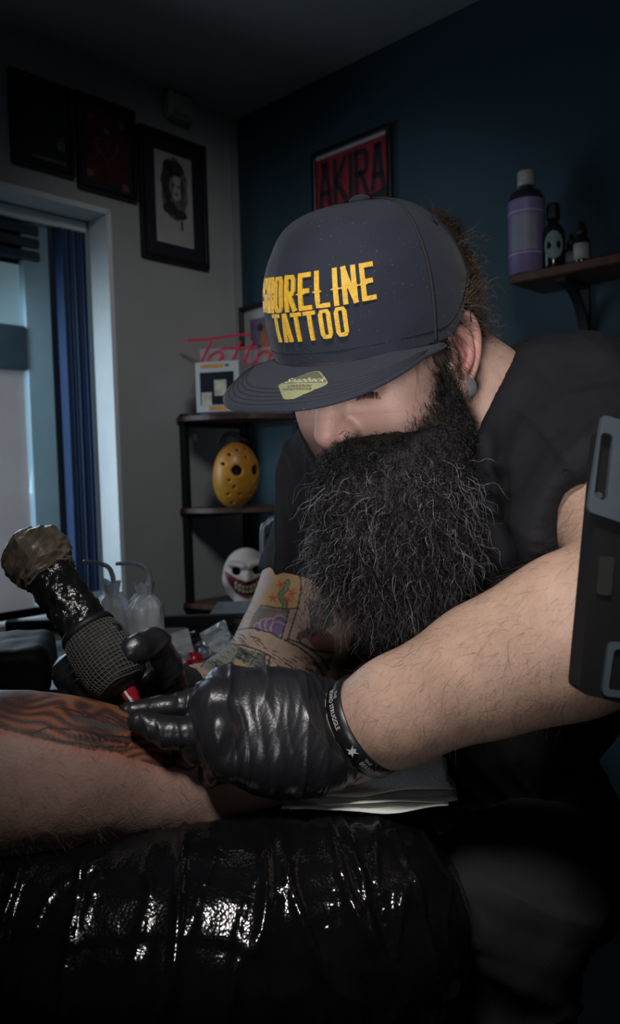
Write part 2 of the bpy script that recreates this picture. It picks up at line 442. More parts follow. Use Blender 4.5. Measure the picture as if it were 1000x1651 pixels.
def stroke_word(word, h, w, gap, t, spurs=False):
    "polygon strips (list of (left, right) 2D arrays) of block capitals, centred"
    out = []; x = 0.0
    for ch in word:
        cw = 0.0 if ch == 'I' else w
        for pl in GLY[ch]:
            P = np.array([(x + p[0] * cw, p[1] * h) for p in pl]); P2 = [P[0]]
            for a, b in zip(P[:-1], P[1:]):
                m = max(1, int(np.linalg.norm(b - a) / (t * 0.9)))
                for k in range(1, m + 1): P2.append(a + (b - a) * k / m)
            P2 = np.array(P2); d = np.diff(P2, axis=0); d /= np.linalg.norm(d, axis=1, keepdims=True)
            P2[0] -= d[0] * t * .5; P2[-1] += d[-1] * t * .5
            nn = np.vstack([d[:1], (d[:-1] + d[1:]) / 2, d[-1:]]); nn /= np.linalg.norm(nn, axis=1, keepdims=True); nr = np.stack([-nn[:, 1], nn[:, 0]], 1)
            out.append((P2 + nr * t / 2, P2 - nr * t / 2))
        if spurs and ch in SPUR:
            for sx in SPUR[ch]:
                c = np.array([x + sx * cw, h * .45]); r = t * 0.95
                out.append((np.array([c + (-r, 0), c + (0, t * .45), c + (r, 0)]), np.array([c + (-r, -.0004), c + (0, -t * .45), c + (r, -.0004)])))
        x += cw + gap + t
    tw = x - gap - t
    return [(a - (tw / 2, h / 2), b - (tw / 2, h / 2)) for a, b in out]
def strips_mesh(strips, fn, thick):
    "raise 2D strips onto a surface: fn(xy (n,2), height) -> 3D"
    V = []; F = []
    for a, b in strips:
        n = len(a); base = len(V)
        for arr, hh in ((a, 0), (b, 0), (a, thick), (b, thick)): V += [tuple(v) for v in fn(arr, hh)]
        A, B, C, D = base, base + n, base + 2 * n, base + 3 * n
        for i in range(n - 1):
            F += [(C + i, D + i, D + i + 1, C + i + 1), (A + i, C + i, C + i + 1, A + i + 1), (D + i, B + i, B + i + 1, D + i + 1)]
        F += [(A, B, D, C), (A + n - 1, C + n - 1, D + n - 1, B + n - 1)]
    return np.array(V), F

# ------------------------------------------------------------------ setting
Z3 = np.array([0, 0, 1.0])
m_wall = mat('plaster_grey_paint', (0.40, 0.40, 0.385), 0.75, var=0.05, vscale=6, bump=0.15, bscale=90)
m_navy = mat('navy_wall_paint', (0.024, 0.060, 0.082), 0.6, var=0.08, vscale=5, bump=0.15, bscale=90)
m_ceil = mat('ceiling_paint', (0.33, 0.34, 0.35), 0.85, var=0.05, vscale=4, bump=0.3, bscale=70)
m_floor = mat('dark_vinyl_floor', (0.03, 0.03, 0.032), 0.45, var=0.3, vscale=9)
m_white = mat('white_gloss_trim', (0.78, 0.82, 0.82), 0.35, var=0.04, vscale=20)
RS = 4.3
def rect_box(name, m, fn, s0, s1, z0, z1, o0, o1, parent=None, bev=0.0, label=None):
    "box in wall coordinates: along s, up z, out of the wall o0..o1"
    c = fn((s0 + s1) / 2, (z0 + z1) / 2, (o0 + o1) / 2)
    ex = (fn(s1, 0, 0) - fn(s0, 0, 0)) / 2; ey = (fn(0, 0, o1) - fn(0, 0, o0)) / 2
    mb = MB().box(c, ex, ey, Z3 * (z1 - z0) / 2, bev); o = mb.obj(name, m, parent)
    if label: o['label'] = label
    return o
def struct(o): o['kind'] = 'structure'; return o
c0 = CORNER + BDIR * RS / 2 - ADIR * RS / 2
struct(MB().box(c0 - Z3 * 0.03, BDIR * RS / 2, ADIR * RS / 2, Z3 * 0.03).obj('floor', m_floor))
struct(MB().box(c0 + Z3 * (CEIL + 0.03), BDIR * RS / 2, ADIR * RS / 2, Z3 * 0.03).obj('ceiling', m_ceil))
struct(rect_box('wall_back', m_navy, bw, -0.1, RS, 0, CEIL, -0.1, 0))
struct(rect_box('wall_right', m_wall, lw, 0, RS, 0, CEIL, RS, RS + 0.1))
struct(rect_box('wall_front', m_wall, bw, 0, RS, 0, CEIL, RS, RS + 0.1))
WS0, WS1, WZ0, WZ1 = 0.543, 1.75, 0.72, 1.95          # window opening in the left wall
wl = MB()
for s0, s1, z0, z1 in ((0, WS0, 0, CEIL), (WS1, RS, 0, CEIL), (WS0, WS1, 0, WZ0), (WS0, WS1, WZ1, CEIL)):
    c = lw((s0 + s1) / 2, (z0 + z1) / 2, -0.09); wl.box(c, ADIR * (s1 - s0) / 2, BDIR * 0.09, Z3 * (z1 - z0) / 2)
struct(wl.obj('wall_left', m_wall))
struct(rect_box('trim_1', mat('grey_corner_bead', (0.34, 0.35, 0.35), 0.5, var=0.05), lw, 0, 0.028, 0, CEIL - 0.001, 0, 0.012))
# window: white reveal, frame, transom, frosted panes, vertical blind
win = bpy.data.objects.new('window_1', None); COL.objects.link(win); win.location = Vector(lw(WS0, WZ0)); win['kind'] = 'structure'
m_frame = mat('white_upvc', (0.42, 0.56, 0.62), 0.3, var=0.04)
rect_box('reveal_jamb', m_white, lw, WS0 - 0.004, WS0 + 0.012, WZ0, WZ1, -0.16, 0.006, win)
rect_box('reveal_head', m_white, lw, WS0, WS1, WZ1 - 0.012, WZ1 + 0.004, -0.16, 0.006, win)
rect_box('window_sill', m_white, lw, WS0, WS1, WZ0 - 0.03, WZ0, -0.16, 0.04, win, 0.006)
FD = -0.14
m_fr2 = mat('pale_blue_frame', (0.30, 0.44, 0.50), 0.35, var=0.05)
rect_box('frame_stile', m_fr2, lw, WS0 + 0.012, WS0 + 0.085, WZ0, WZ1 - 0.012, FD - 0.02, FD + 0.03, win, 0.005)
rect_box('frame_stile', m_fr2, lw, 0.685, 0.775, WZ0, WZ1 - 0.012, FD - 0.02, FD + 0.02, win, 0.005)
rect_box('frame_stile', m_fr2, lw, WS1 - 0.07, WS1, WZ0, WZ1 - 0.012, FD - 0.02, FD + 0.02, win, 0.005)
m_dkfr = mat('dark_transom', (0.035, 0.06, 0.075), 0.4, var=0.1)
zt1 = LW(55, 530, 0.14)[1]; zt0 = LW(60, 600, 0.14)[1]; zh = LW(50, 430, 0.14)[1]
rect_box('transom', m_dkfr, lw, 0.775, WS1 - 0.07, zt0, zt1, FD - 0.02, FD + 0.025, win, 0.005)
def pane(z0, z1, col, st):
    m = mat('frosted_pane_%.2f' % z0, col, 0.6, var=0.12, vscale=7, emit=(col, st))
    return rect_box('pane', m, lw, 0.77, WS1 - 0.06, z0, z1, FD - 0.012, FD - 0.004, win)
pane(zt1, zh, (0.30, 0.46, 0.52), 0.16)
pane(WZ0, zt0, (0.30, 0.28, 0.28), 0.15)
# dark horizontal louvres above the top pane
m_louv = mat('dark_louvre', (0.03, 0.045, 0.06), 0.5, var=0.1)
rect_box('louvre_back', m_louv, lw, 0.72, WS1 - 0.06, zh, WZ1 - 0.012, FD - 0.02, FD - 0.005, win)
nl = 4
for i in range(nl):
    z = zh + 0.012 + (WZ1 - 0.02 - zh) * i / nl
    rect_box('louvre', m_louv, lw, 0.72, WS1 - 0.06, z, z + 0.028, FD - 0.004, FD + 0.03, win, 0.004)
# gathered vertical blind
bl = thing('vertical_blind', lw(0.63, WZ0), 'dark blue vertical blind gathered at the right side of the window', 'blind')
m_bl = [mat('blind_fabric_%d' % i, c, 0.8, var=0.06, vscale=40) for i, c in enumerate([(0.025, 0.05, 0.12), (0.05, 0.10, 0.20), (0.03, 0.06, 0.15), (0.07, 0.13, 0.22)])]
rect_box('head_rail', m_white, lw, WS0 + 0.02, WS1 - 0.03, WZ1 - 0.05, WZ1 - 0.016, -0.135, -0.095, bl, 0.004)
for i in range(7):
    s = 0.578 + i * 0.0135; c = lw(s, (WZ0 + 0.03 + WZ1 - 0.05) / 2, -0.114)
    MB().box(c, unit(BDIR * 0.9 + ADIR * (0.25 + 0.1 * (i % 3))) * 0.020, ADIR * 0.0014, Z3 * (WZ1 - WZ0 - 0.08) / 2, 0.0008).obj('slat', m_bl[i % 4], bl)

# ------------------------------------------------------------------ pictures
m_blkfr = mat('black_picture_frame', (0.008, 0.008, 0.011), 0.35, var=0.1)
def picture(name, fn, s0, s1, z0, z1, fw, m_mat, mw, label, m_art, cat='picture'):
    t = thing(name, fn((s0 + s1) / 2, z0, 0), label, cat)
    d = 0.022
    for a, b, c, e in ((s0, s1, z1 - fw, z1), (s0, s1, z0, z0 + fw), (s0, s0 + fw, z0 + fw, z1 - fw), (s1 - fw, s1, z0 + fw, z1 - fw)):
        rect_box('frame_rail', m_blkfr, fn, a, b, c, e, 0.001, d, t, 0.002)
    if m_mat: rect_box('mat_board', m_mat, fn, s0 + fw, s1 - fw, z0 + fw, z1 - fw, 0.001, 0.010, t)
    rect_box('print', m_art, fn, s0 + fw + mw, s1 - fw - mw, z0 + fw + mw, z1 - fw - mw, 0.001, 0.012, t)
    return t
m_dmat = mat('dark_mat_board', (0.012, 0.013, 0.02), 0.7, var=0.08)
m_paper = mat('cream_art_paper', (0.42, 0.42, 0.38), 0.7, var=0.08, vscale=30)
m_ink = mat('graphite_ink', (0.03, 0.03, 0.032), 0.8, var=0.5, vscale=60)
m_ink2 = mat('soft_graphite', (0.13, 0.13, 0.125), 0.8, var=0.6, vscale=45)
def blob2d(fn, pts, out, m, name, parent, grow=0.0):
    P = np.array(pts, float); V = [fn(a, b, out) for a, b in P] + [fn(a, b, out - 0.0008) for a, b in P]; n = len(P)
    F = [tuple(range(n)), tuple(range(2 * n - 1, n - 1, -1))] + [(i, (i + 1) % n, n + (i + 1) % n, n + i) for i in range(n)]
    o = mo(name, np.array(V), F, m, parent, smooth=False); fix_normals(o); return o
def oval(cx, cz, rx, rz, n=28, wob=0.0, seed=0, a0=0.0, a1=2 * math.pi):
    r = random.Random(seed); out = []
    for i in range(n):
        a = a0 + (a1 - a0) * i / n; k = 1 + wob * r.uniform(-1, 1); out.append((cx + rx * k * math.cos(a), cz + rz * k * math.sin(a)))
    return out
p = picture('framed_drawing', lw, 0.155, 0.43, 1.83, 2.25, 0.016, m_dmat, 0.045, 'black framed grey portrait drawing with dark mat nearest the corner of the room', m_paper)
cx, cz = 0.292, 2.045
blob2d(lw, oval(cx, cz + 0.03, 0.055, 0.105, 40, 0.06, 1), 0.0128, m_ink2, 'portrait_shade', p)
blob2d(lw, oval(cx + 0.028, cz + 0.05, 0.024, 0.07, 30, 0.08, 2), 0.0136, m_ink, 'hair_shade', p)
blob2d(lw, oval(cx - 0.005, cz + 0.035, 0.026, 0.042, 30, 0.02, 3), 0.0136, m_paper, 'face_light', p)
blob2d(lw, oval(cx - 0.005, cz + 0.098, 0.036, 0.026, 30, 0.06, 4), 0.0136, m_ink, 'crown_shade', p)
for sx, sz, rx, rz in ((0.006, 0.042, 0.007, 0.004), (-0.015, 0.04, 0.006, 0.004), (-0.006, 0.014, 0.008, 0.003), (-0.03, 0.035, 0.006, 0.03), (0.02, -0.035, 0.03, 0.022), (-0.02, -0.05, 0.028, 0.016), (-0.026, -0.085, 0.004, 0.02)):
    blob2d(lw, oval(cx + sx, cz + sz, rx, rz, 18, 0.12, int(rx * 1e4)), 0.0144, m_ink, 'portrait_stroke', p)
m_red0 = mat('dark_red_print', (0.06, 0.006, 0.012), 0.6, var=0.5, vscale=26)
p = picture('framed_print', lw, 0.443, 0.653, 1.995, 2.28, 0.012, m_dmat, 0.018, 'dark red print in a black frame between two black frames', m_red0)
m_red1 = mat('muted_pink_line', (0.20, 0.07, 0.08), 0.6, var=0.3)
hp = [(0.548 + 0.036 * math.sin(a) ** 3 * 1.1, 2.135 + 0.04 * (0.8 * math.cos(a) - 0.3 * math.cos(2 * a) - 0.12 * math.cos(3 * a))) for a in np.linspace(0, 2 * math.pi, 40, endpoint=False)]
MB().tube([lw(a, b, 0.0128) for a, b in hp], 0.0016, 6, closed=True).obj('heart_outline', m_red1, p)
for k, (a, b, r) in enumerate(((0.61, 2.05, 0.012), (0.485, 2.03, 0.013), (0.60, 2.22, 0.010), (0.49, 2.22, 0.012), (0.548, 2.19, 0.012), (0.548, 2.14, 0.014))):
    blob2d(lw, oval(a, b, r, r, 12, 0.35, k), 0.0128, m_red1 if k != 5 else m_ink, 'print_mark', p)
p = picture('framed_photo', lw, 0.665, 0.86, 2.015, 2.275, 0.012, m_dmat, 0.014, 'shadowed black framed picture at the far left of the row', mat('near_black_print', (0.012, 0.014, 0.015), 0.6, var=0.5, vscale=20))
blob2d(lw, [(0.69, 2.045), (0.80, 2.045), (0.80, 2.055), (0.69, 2.055)], 0.0128, mat('pale_caption_band', (0.10, 0.11, 0.10), 0.7), 'caption_band', p)
blob2d(lw, oval(0.705, 2.10, 0.012, 0.02, 16, 0.3, 5), 0.0128, m_ink2, 'print_mark', p)
# red poster on the navy wall
m_pred = mat('red_poster_ink', (0.29, 0.028, 0.042), 0.5, var=0.4, vscale=24)
ps0, ps1, pz1, pz0 = 0.387, 0.706, 2.155, 1.70
p = picture('framed_poster', bw, ps0, ps1, pz0, pz1, 0.014, None, 0.0, 'red poster with dark capitals in a black frame on the navy wall', m_pred)
m_pdk = mat('poster_black_ink', (0.020, 0.018, 0.026), 0.6, var=0.3)
rect_box('white_border', mat('poster_white_edge', (0.42, 0.43, 0.45), 0.6), bw, ps0 + 0.014, ps1 - 0.014, pz1 - 0.026, pz1 - 0.014, 0.012, 0.0128, p)
V, F = strips_mesh(stroke_word('AKIRA', .125, .041, .006, .017), lambda xy, h: np.array([bw((ps0 + ps1) / 2 + a, pz1 - 0.112 + b, 0.0128 + h) for a, b in xy]), .0006)
mo('lettering', V, F, m_pdk, p, smooth=False)
blob2d(bw, [(ps0 + 0.015, 1.955), (ps0 + 0.09, 1.965), (ps0 + 0.17, 1.975), (ps0 + 0.25, 1.968), (ps1 - 0.015, 1.98), (ps1 - 0.015, 1.945), (ps0 + 0.18, 1.94), (ps0 + 0.015, 1.925)], 0.0129, m_pdk, 'dark_band', p)
blob2d(bw, oval((ps0 + ps1) / 2 + 0.005, 1.86, 0.055, 0.052, 30), 0.0130, m_pdk, 'dark_disc', p)
# small framed print behind the cap
p = picture('framed_print', bw, 0.012, 0.26, 1.40, 1.72, 0.016, mat('white_mat_board', (0.45, 0.46, 0.46), 0.7), 0.035, 'black framed print with white mat and purple art, partly behind the cap', mat('purple_print', (0.16, 0.11, 0.19), 0.6, var=0.3, vscale=20))
m_or = mat('dull_orange_ink', (0.30, 0.11, 0.07), 0.6, var=0.4, vscale=30)
blob2d(bw, oval(0.15, 1.57, 0.04, 0.075, 26, 0.1, 8), 0.0130, m_or, 'orange_figure', p)
blob2d(bw, oval(0.115, 1.635, 0.016, 0.014, 14, 0.2, 9), 0.0136, m_ink, 'dark_mark', p)
blob2d(bw, oval(0.11, 1.555, 0.012, 0.02, 14, 0.2, 10), 0.0136, m_ink, 'dark_mark', p)

# wall sensor under the ceiling
t = thing('wall_sensor', lw(0.272, 2.295, 0), 'small white plastic sensor box on the wall under the ceiling', 'sensor')
m_pl = mat('aged_white_plastic', (0.42, 0.41, 0.37), 0.5, var=0.05)
rect_box('housing', m_pl, lw, 0.222, 0.322, 2.305, 2.385, 0.001, 0.045, t, 0.008)
rect_box('lens', mat('grey_sensor_lens', (0.20, 0.20, 0.19), 0.3), lw, 0.235, 0.309, 2.296, 2.322, 0.012, 0.05, t, 0.006)
rect_box('screw', m_ink, lw, 0.283, 0.287, 2.366, 2.370, 0.044, 0.0455, t)

# ------------------------------------------------------------------ corner shelf unit
m_blkmet = mat('black_powder_coat', (0.008, 0.008, 0.0095), 0.55, var=0.1)
m_wood = mat('dark_brown_board', (0.085, 0.040, 0.028), 0.45, var=0.35, vscale=30)
SR = 0.305
zs = [LW(293, 672)[1] - 0.002, LW(297, 822)[1] + 0.006, LW(302, 972)[1] + 0.004, 0.30]
cs = thing('corner_shelf_unit', lw(0.15, 0, 0.15), 'quarter-round corner shelf with black metal posts and brown boards', 'shelf')
for s, o in ((0.29, 0.016), (0.022, 0.022), (0.018, 0.285)):
    MB().box(lw(s, (zs[0] + 0.01) / 2, o), ADIR * 0.012, BDIR * 0.012, Z3 * (zs[0] + 0.01) / 2, 0.002).obj('post', m_blkmet, cs)
for z in zs:
    P = [(0.008, 0.008)] + [(0.008 + SR * math.cos(a), 0.008 + SR * math.sin(a)) for a in np.linspace(0, math.pi / 2, 22)]
    n = len(P); V = [lw(a, z, b) for a, b in P] + [lw(a, z - 0.016, b) for a, b in P]
    F = [tuple(range(n)), tuple(range(2 * n - 1, n - 1, -1))] + [(i, (i + 1) % n, n + (i + 1) % n, n + i) for i in range(n)]
    o = mo('shelf_board', np.array(V), F, m_wood, cs, smooth=False); fix_normals(o)
    # wall rails under each board
    MB().box(lw(0.15, z - 0.026, 0.012), ADIR * 0.13, BDIR * 0.007, Z3 * 0.008).box(lw(0.012, z - 0.026, 0.15), ADIR * 0.007, BDIR * 0.13, Z3 * 0.008).obj('rail', m_blkmet, cs)
# the boxed figure on the top board
BX = unit(BDIR * 0.8 + ADIR * 0.45); BY = np.array([-BX[1], BX[0], 0])
bc = PW(360, 640, 2.50); bc[2] = zs[0] + 0.0005
t = thing('toy_box', bc, 'white toy box with orange strip and dark window on top of the corner shelf', 'box')
m_card = mat('white_card', (0.42, 0.43, 0.43), 0.5, var=0.06)
hw, hh, hd = 0.073, 0.079, 0.05
MB().box(bc + Z3 * hh, BX * hw, BY * hd, Z3 * hh, 0.001).obj('carton', m_card, t)
def face_rect(name, x0, x1, z0, z1, m, out=0.0008):
    c = bc - BY * (hd + out / 2) + BX * (x0 + x1) / 2 + Z3 * (z0 + z1) / 2
    return MB().box(c, BX * (x1 - x0) / 2, BY * out / 2, Z3 * (z1 - z0) / 2).obj(name, m, t)
face_rect('window_film', -0.058, 0.055, 0.022, 0.125, mat('dark_clear_film', (0.02, 0.022, 0.03), 0.15))
face_rect('orange_strip', -0.055, 0.02, 0.138, 0.150, mat('orange_print', (0.50, 0.22, 0.03), 0.5, var=0.3, vscale=60))
face_rect('number_mark', 0.028, 0.04, 0.141, 0.148, m_ink)
face_rect('orange_strip', -0.03, 0.03, 0.004, 0.018, MATS['orange_print'])
face_rect('cream_panel', -0.054, -0.02, 0.022, 0.062, mat('cream_print', (0.42, 0.38, 0.28), 0.5, var=0.4, vscale=50), 0.0014)
face_rect('cream_panel', -0.01, 0.03, 0.05, 0.10, MATS['cream_print'], 0.0014)
# neon word on a clear board
nd = 2.56
t = thing('neon_sign', PW(365, 640, nd) * [1, 1, 0] + Z3 * (zs[0] + 0.0005), 'red tube lettering sign above the toy box, partly hidden by the cap brim', 'sign')
m_neon = mat('red_neon_tube', (0.42, 0.025, 0.05), 0.3, var=0.1, emit=((0.5, 0.02, 0.05), 0.10))
NS = [[(297, 549), (340, 546), (385, 540), (405, 540)], [(341, 550), (330, 572), (316, 600)],
      [(359, 570), (350, 567), (339, 574), (335, 583), (341, 588), (351, 584), (360, 572), (359, 581), (366, 586), (376, 578), (388, 550)],
      [(388, 550), (380, 572), (379, 583), (386, 586), (395, 578), (408, 549)], [(408, 549), (399, 572), (398, 584), (406, 587), (416, 578)],
      [(354, 562), (385, 561), (418, 560)],
      [(428, 566), (418, 570), (415, 582), (424, 588), (434, 580), (434, 568), (428, 566)], [(434, 572), (446, 568), (456, 566), (446, 571), (443, 583), (452, 588), (461, 580), (461, 568), (456, 566)]]
for sct in NS:
    MB().tube(spline([PW(a, b, nd) for a, b in sct], 5), 0.0038, 8).obj('letter_tube', m_neon, t, smooth=True)
a0 = PW(325, 640, nd + 0.012); a1 = PW(470, 640, nd + 0.012); z1 = PW(400, 560, nd)[2]
acr = MB().box(np.array([(a0[0] + a1[0]) / 2, (a0[1] + a1[1]) / 2, (zs[0] + z1) / 2]), (a1 - a0) * [0.5, 0.5, 0], BY * 0.0 + np.array([0, 0.002, 0]), Z3 * (z1 - zs[0]) / 2)
acr.obj('clear_board', mat('clear_acrylic', (0.9, 0.93, 0.95), 0.05, var=0.01, alpha=0.10), t)
# small hook on the wall
hk = MB().box(lw(0.245, LW(320, 705)[1], 0.012), ADIR * 0.006, BDIR * 0.011, Z3 * 0.012, 0.003).obj('wall_hook', m_white)
tag(hk, 'tiny white hook on the wall behind the corner shelf', 'hook')

# ------------------------------------------------------------------ masks on the shelf
def shell_mask(name, label, c, A, r, holes, colfn, h, features=None, thick=0.006):
    "half-shell face mask: A rows = (right, forward, up)"
    A = np.array(A); R = max(r) + 0.02
    v = Vol(c - R, c + R, h)
    v.ell(c, r, A)
    if features: features(v)
    inner = np.array(r) - thick
    v.ell(c - A[1] * 0.002, inner, A, 0.0, 's')
    v.half(c - A[1] * 0.008, -A[1])
    for (x, z, hr) in holes:
        b = c + A[0] * x + A[2] * z; v.cone(b, b + A[1] * 0.2, hr, hr, 0.001, 's')
    V, F, N = v.mesh(); V = smooth_mesh(V, F, 1)
    lc = (V - c) @ A.T
    return V, F, lc
mc = PW(379, 762, 2.53); fy = unit(np.array([0.62, -0.78, 0])); fx = np.array([-fy[1], fy[0], 0]) * 1.0
fu = unit(Z3 + fy * 0.12); A1 = [fx, unit(np.cross(fu, fx)), fu]
if np.dot(A1[1], fy) < 0: A1[1] = -A1[1]
hol = [(-0.034, 0.022, 0.016), (0.034, 0.022, 0.016)] + [(x, z, 0.0042) for x, z in ((-0.045, 0.07), (-0.02, 0.085), (0.01, 0.09), (0.03, 0.075), (0.05, 0.055), (0.0, 0.062), (-0.055, -0.01), (-0.04, -0.03), (-0.05, -0.055), (-0.02, -0.055), (0.02, -0.055), (0.04, -0.03), (0.05, -0.055), (-0.03, -0.085), (0.03, -0.085), (0.0, -0.08), (0.0, -0.1), (-0.065, 0.04))]
V, F, lc = shell_mask('m', '', mc, A1, (0.082, 0.075, 0.108), hol, None, 0.0035)
t = thing('face_mask', [mc[0], mc[1], zs[1]], 'yellow hard face mask with drilled holes on the middle shelf', 'mask')
V[:, 2] += zs[1] + 0.001 - V[:, 2].min()
n1 = fbm(V, 22, 3)[:, None]; cy = np.array([0.52, 0.23, 0.025]) * (1 + 0.15 * n1); top = sstep(0.04, 0.1, lc[:, 2])[:, None]
cy = cy * (1 - 0.55 * top) + np.array([0.22, 0.06, 0.02]) * 0.55 * top
mo('shell', V, F, mat('painted_mask_yellow', (1, 1, 1), 0.35, attr=True, var=0.1), t, col=cy)
vb = Vol(mc - 0.11, mc + 0.11, 0.006); vb.ell(mc - A1[1] * 0.004 + Z3 * 0.002, (0.070, 0.060, 0.094), A1); Vb, Fb, _ = vb.mesh()
mo('dark_lining', Vb, Fb, mat('black_felt', (0.006, 0.006, 0.007), 0.9), t)
MB().tube(spline([mc + A1[0] * -0.07 + A1[2] * 0.09, mc + A1[0] * -0.02 - A1[1] * 0.03 + A1[2] * 0.125, mc + A1[0] * 0.05 + A1[2] * 0.10], 6), 0.006, 6).obj('strap', MATS['black_felt'], t)
# pale grinning mask
mc = PW(397, 920, 2.50); fy = unit(np.array([0.12, -1, 0.0])); fx = np.array([-fy[1], fy[0], 0]); A2 = [fx, fy, Z3]
if fx[0] < 0: A2[0] = -fx
def feats(v):
    X, Y, Z = A2
    v.ell(mc - Z * 0.075 + Y * 0.035, (0.04, 0.03, 0.03), np.array(A2), 0.02)
    v.ell(mc + X * 0.055 - Z * 0.005 + Y * 0.03, (0.022, 0.02, 0.03), np.array(A2), 0.015)
    v.ell(mc - X * 0.055 - Z * 0.005 + Y * 0.03, (0.022, 0.02, 0.03), np.array(A2), 0.015)
    v.cone(mc + Y * 0.062 + Z * 0.03, mc + Y * 0.085 - Z * 0.002, 0.008, 0.013, 0.012)
    v.cone(mc - X * 0.05 + Y * 0.05 + Z * 0.048, mc - X * 0.01 + Y * 0.07 + Z * 0.040, 0.010, 0.010, 0.01)
    v.cone(mc + X * 0.05 + Y * 0.05 + Z * 0.048, mc + X * 0.01 + Y * 0.07 + Z * 0.040, 0.010, 0.010, 0.01)
V, F, lc = shell_mask('m', '', mc, A2, (0.076, 0.07, 0.092), [(0.032, 0.025, 0.0135), (-0.032, 0.025, 0.0135)], None, 0.003, feats)
dz = zs[2] + 0.001 - V[:, 2].min(); V[:, 2] += dz
t = thing('grinning_mask', [mc[0], mc[1], zs[2]], 'pale grinning mask with red mouth and bared teeth on the lower shelf', 'mask')
cy = np.array([0.50, 0.44, 0.40]) * (1 + 0.10 * fbm(V, 25, 5)[:, None])
zc = -0.034 + 0.55 * (lc[:, 0] ** 2) / 0.05
mouth = (np.abs(lc[:, 2] - zc) < 0.020 * np.sqrt(np.maximum(0, 1 - (lc[:, 0] / 0.058) ** 2))) & (lc[:, 1] > 0)
halo = (np.abs(lc[:, 2] - zc) < 0.029 * np.sqrt(np.maximum(0, 1 - (lc[:, 0] / 0.070) ** 2))) & (lc[:, 1] > 0)
cy[halo] = [0.20, 0.012, 0.03]; cy[mouth] = [0.05, 0.01, 0.012]
mo('shell', V, F, mat('painted_mask_pale', (1, 1, 1), 0.5, attr=True, var=0.1), t, col=cy)
for row in (0, 1):
    for i in range(7):
        x = (i - 3) * 0.0115; z = -0.034 + 11 * x * x + (0.0068 if row == 0 else -0.0068)
        yy = 0.07 * math.sqrt(max(0, 1 - (x / 0.076) ** 2 - (z / 0.092) ** 2)) + 0.001
        c = mc + A2[0] * x + A2[1] * yy + A2[2] * z + Z3 * dz
        MB().box(c, A2[0] * 0.0050, A2[1] * 0.004, Z3 * 0.0058, 0.002).obj('tooth', mat('ivory_tooth', (0.42, 0.36, 0.24), 0.35, var=0.15), t)
vb = Vol(mc - 0.10, mc + 0.10, 0.006); vb.ell(mc - A2[1] * 0.004, (0.064, 0.056, 0.08), np.array(A2)); Vb, Fb, _ = vb.mesh(); Vb[:, 2] += dz
mo('dark_lining', Vb, Fb, MATS['black_felt'], t)

# ------------------------------------------------------------------ wall shelf with bottles (right)
SO = 0.17
s_l = BW(822, 450, -SO)[0]; zsh = BW(822, 444, -SO)[1]
t = thing('wall_shelf', bw(s_l + 0.4, zsh - 0.2, 0), 'dark brown wall shelf on curved black bracket on the navy wall', 'shelf')
rect_box('shelf_board', m_wood, bw, s_l, s_l + 0.95, zsh - 0.022, zsh, 0.001, SO, t, 0.003)
def bracket(sb):
    mb = MB(); rect = [(0, zsh - 0.022), (0, zsh - 0.24)]
    mb.box(bw(sb, zsh - 0.14, 0.006), BDIR * 0.013, ADIR * 0.005, Z3 * 0.118, 0.001)
    mb.box(bw(sb, zsh - 0.027, 0.075), BDIR * 0.013, ADIR * 0.070, Z3 * 0.005, 0.001)
    arc = [(0.012 + 0.12 * (1 - math.cos(a)), zsh - 0.165 + 0.135 * math.sin(a)) for a in np.linspace(0.05, math.pi / 2, 14)]
    for (o1, z1), (o2, z2) in zip(arc[:-1], arc[1:]):
        c = bw(sb, (z1 + z2) / 2, (o1 + o2) / 2); d = bw(sb, z2, o2) - bw(sb, z1, o1)
        nrm = unit(np.cross(d, BDIR)); mb.box(c, BDIR * 0.012, d * 0.55, nrm * 0.004)
    mb.obj('bracket', m_blkmet, t)
bracket(s_l + 0.12); bracket(s_l + 0.78)
def on_shelf(px, out): return BW(px, 440, -out)[0]
def lathe_obj(name, base, prof, m, parent, n=28):
    V, F = revolve(base, base + Z3, prof, n); o = mo(name, V, F, m, parent); return o
sb = on_shelf(850, 0.10); b0 = bw(sb, zsh + 0.0005, 0.10)
t = thing('soap_bottle', b0, 'large lilac labelled bottle with white cap on the wall shelf', 'bottle')
m_lil = mat('lilac_label', (0.19, 0.145, 0.30), 0.5, var=0.06); m_liq = mat('dark_bottle_plastic', (0.02, 0.015, 0.025), 0.2)
lathe_obj('bottle_body', b0, [(0, .041), (.002, .044), (.195, .044), (.212, .036), (.22, .02), (.224, .017), (.23, .017)], m_liq, t)
lathe_obj('label', b0, [(.008, .0446), (.0082, .0449), (.189, .0449), (.19, .0446)], m_lil, t)
lathe_obj('cap', b0, [(.228, .020), (.23, .0215), (.262, .0205), (.265, .0185)], mat('off_white_cap', (0.34, 0.36, 0.31), 0.4), t)
view = unit(CAM - b0); an0 = math.atan2(view[1], view[0])
V = []; F = []
for i in range(13):
    a = an0 - 0.9 + 1.5 * i / 12
    for z in (0.062, 0.150): V.append(b0 + np.array([math.cos(a) * 0.0456, math.sin(a) * 0.0456, z]))
F = [(2 * i, 2 * i + 2, 2 * i + 3, 2 * i + 1) for i in range(12)]
mo('label_panel', np.array(V), F, mat('pale_label_panel', (0.22, 0.22, 0.28), 0.5, var=0.08, vscale=60), t)
def ring(z, m): lathe_obj('label_line', b0, [(z, .0450), (z + .0005, .0455), (z + .0025, .0455), (z + .003, .0450)], m, t)
ring(0.158, mat('pale_line', (0.45, 0.42, 0.5), 0.5)); ring(0.055, MATS['pale_line'])
sb = on_shelf(893, 0.09); b0 = bw(sb, zsh + 0.0005, 0.09)
t = thing('dropper_bottle', b0, 'small dark round bottle with pale oval label beside the lilac bottle', 'bottle')
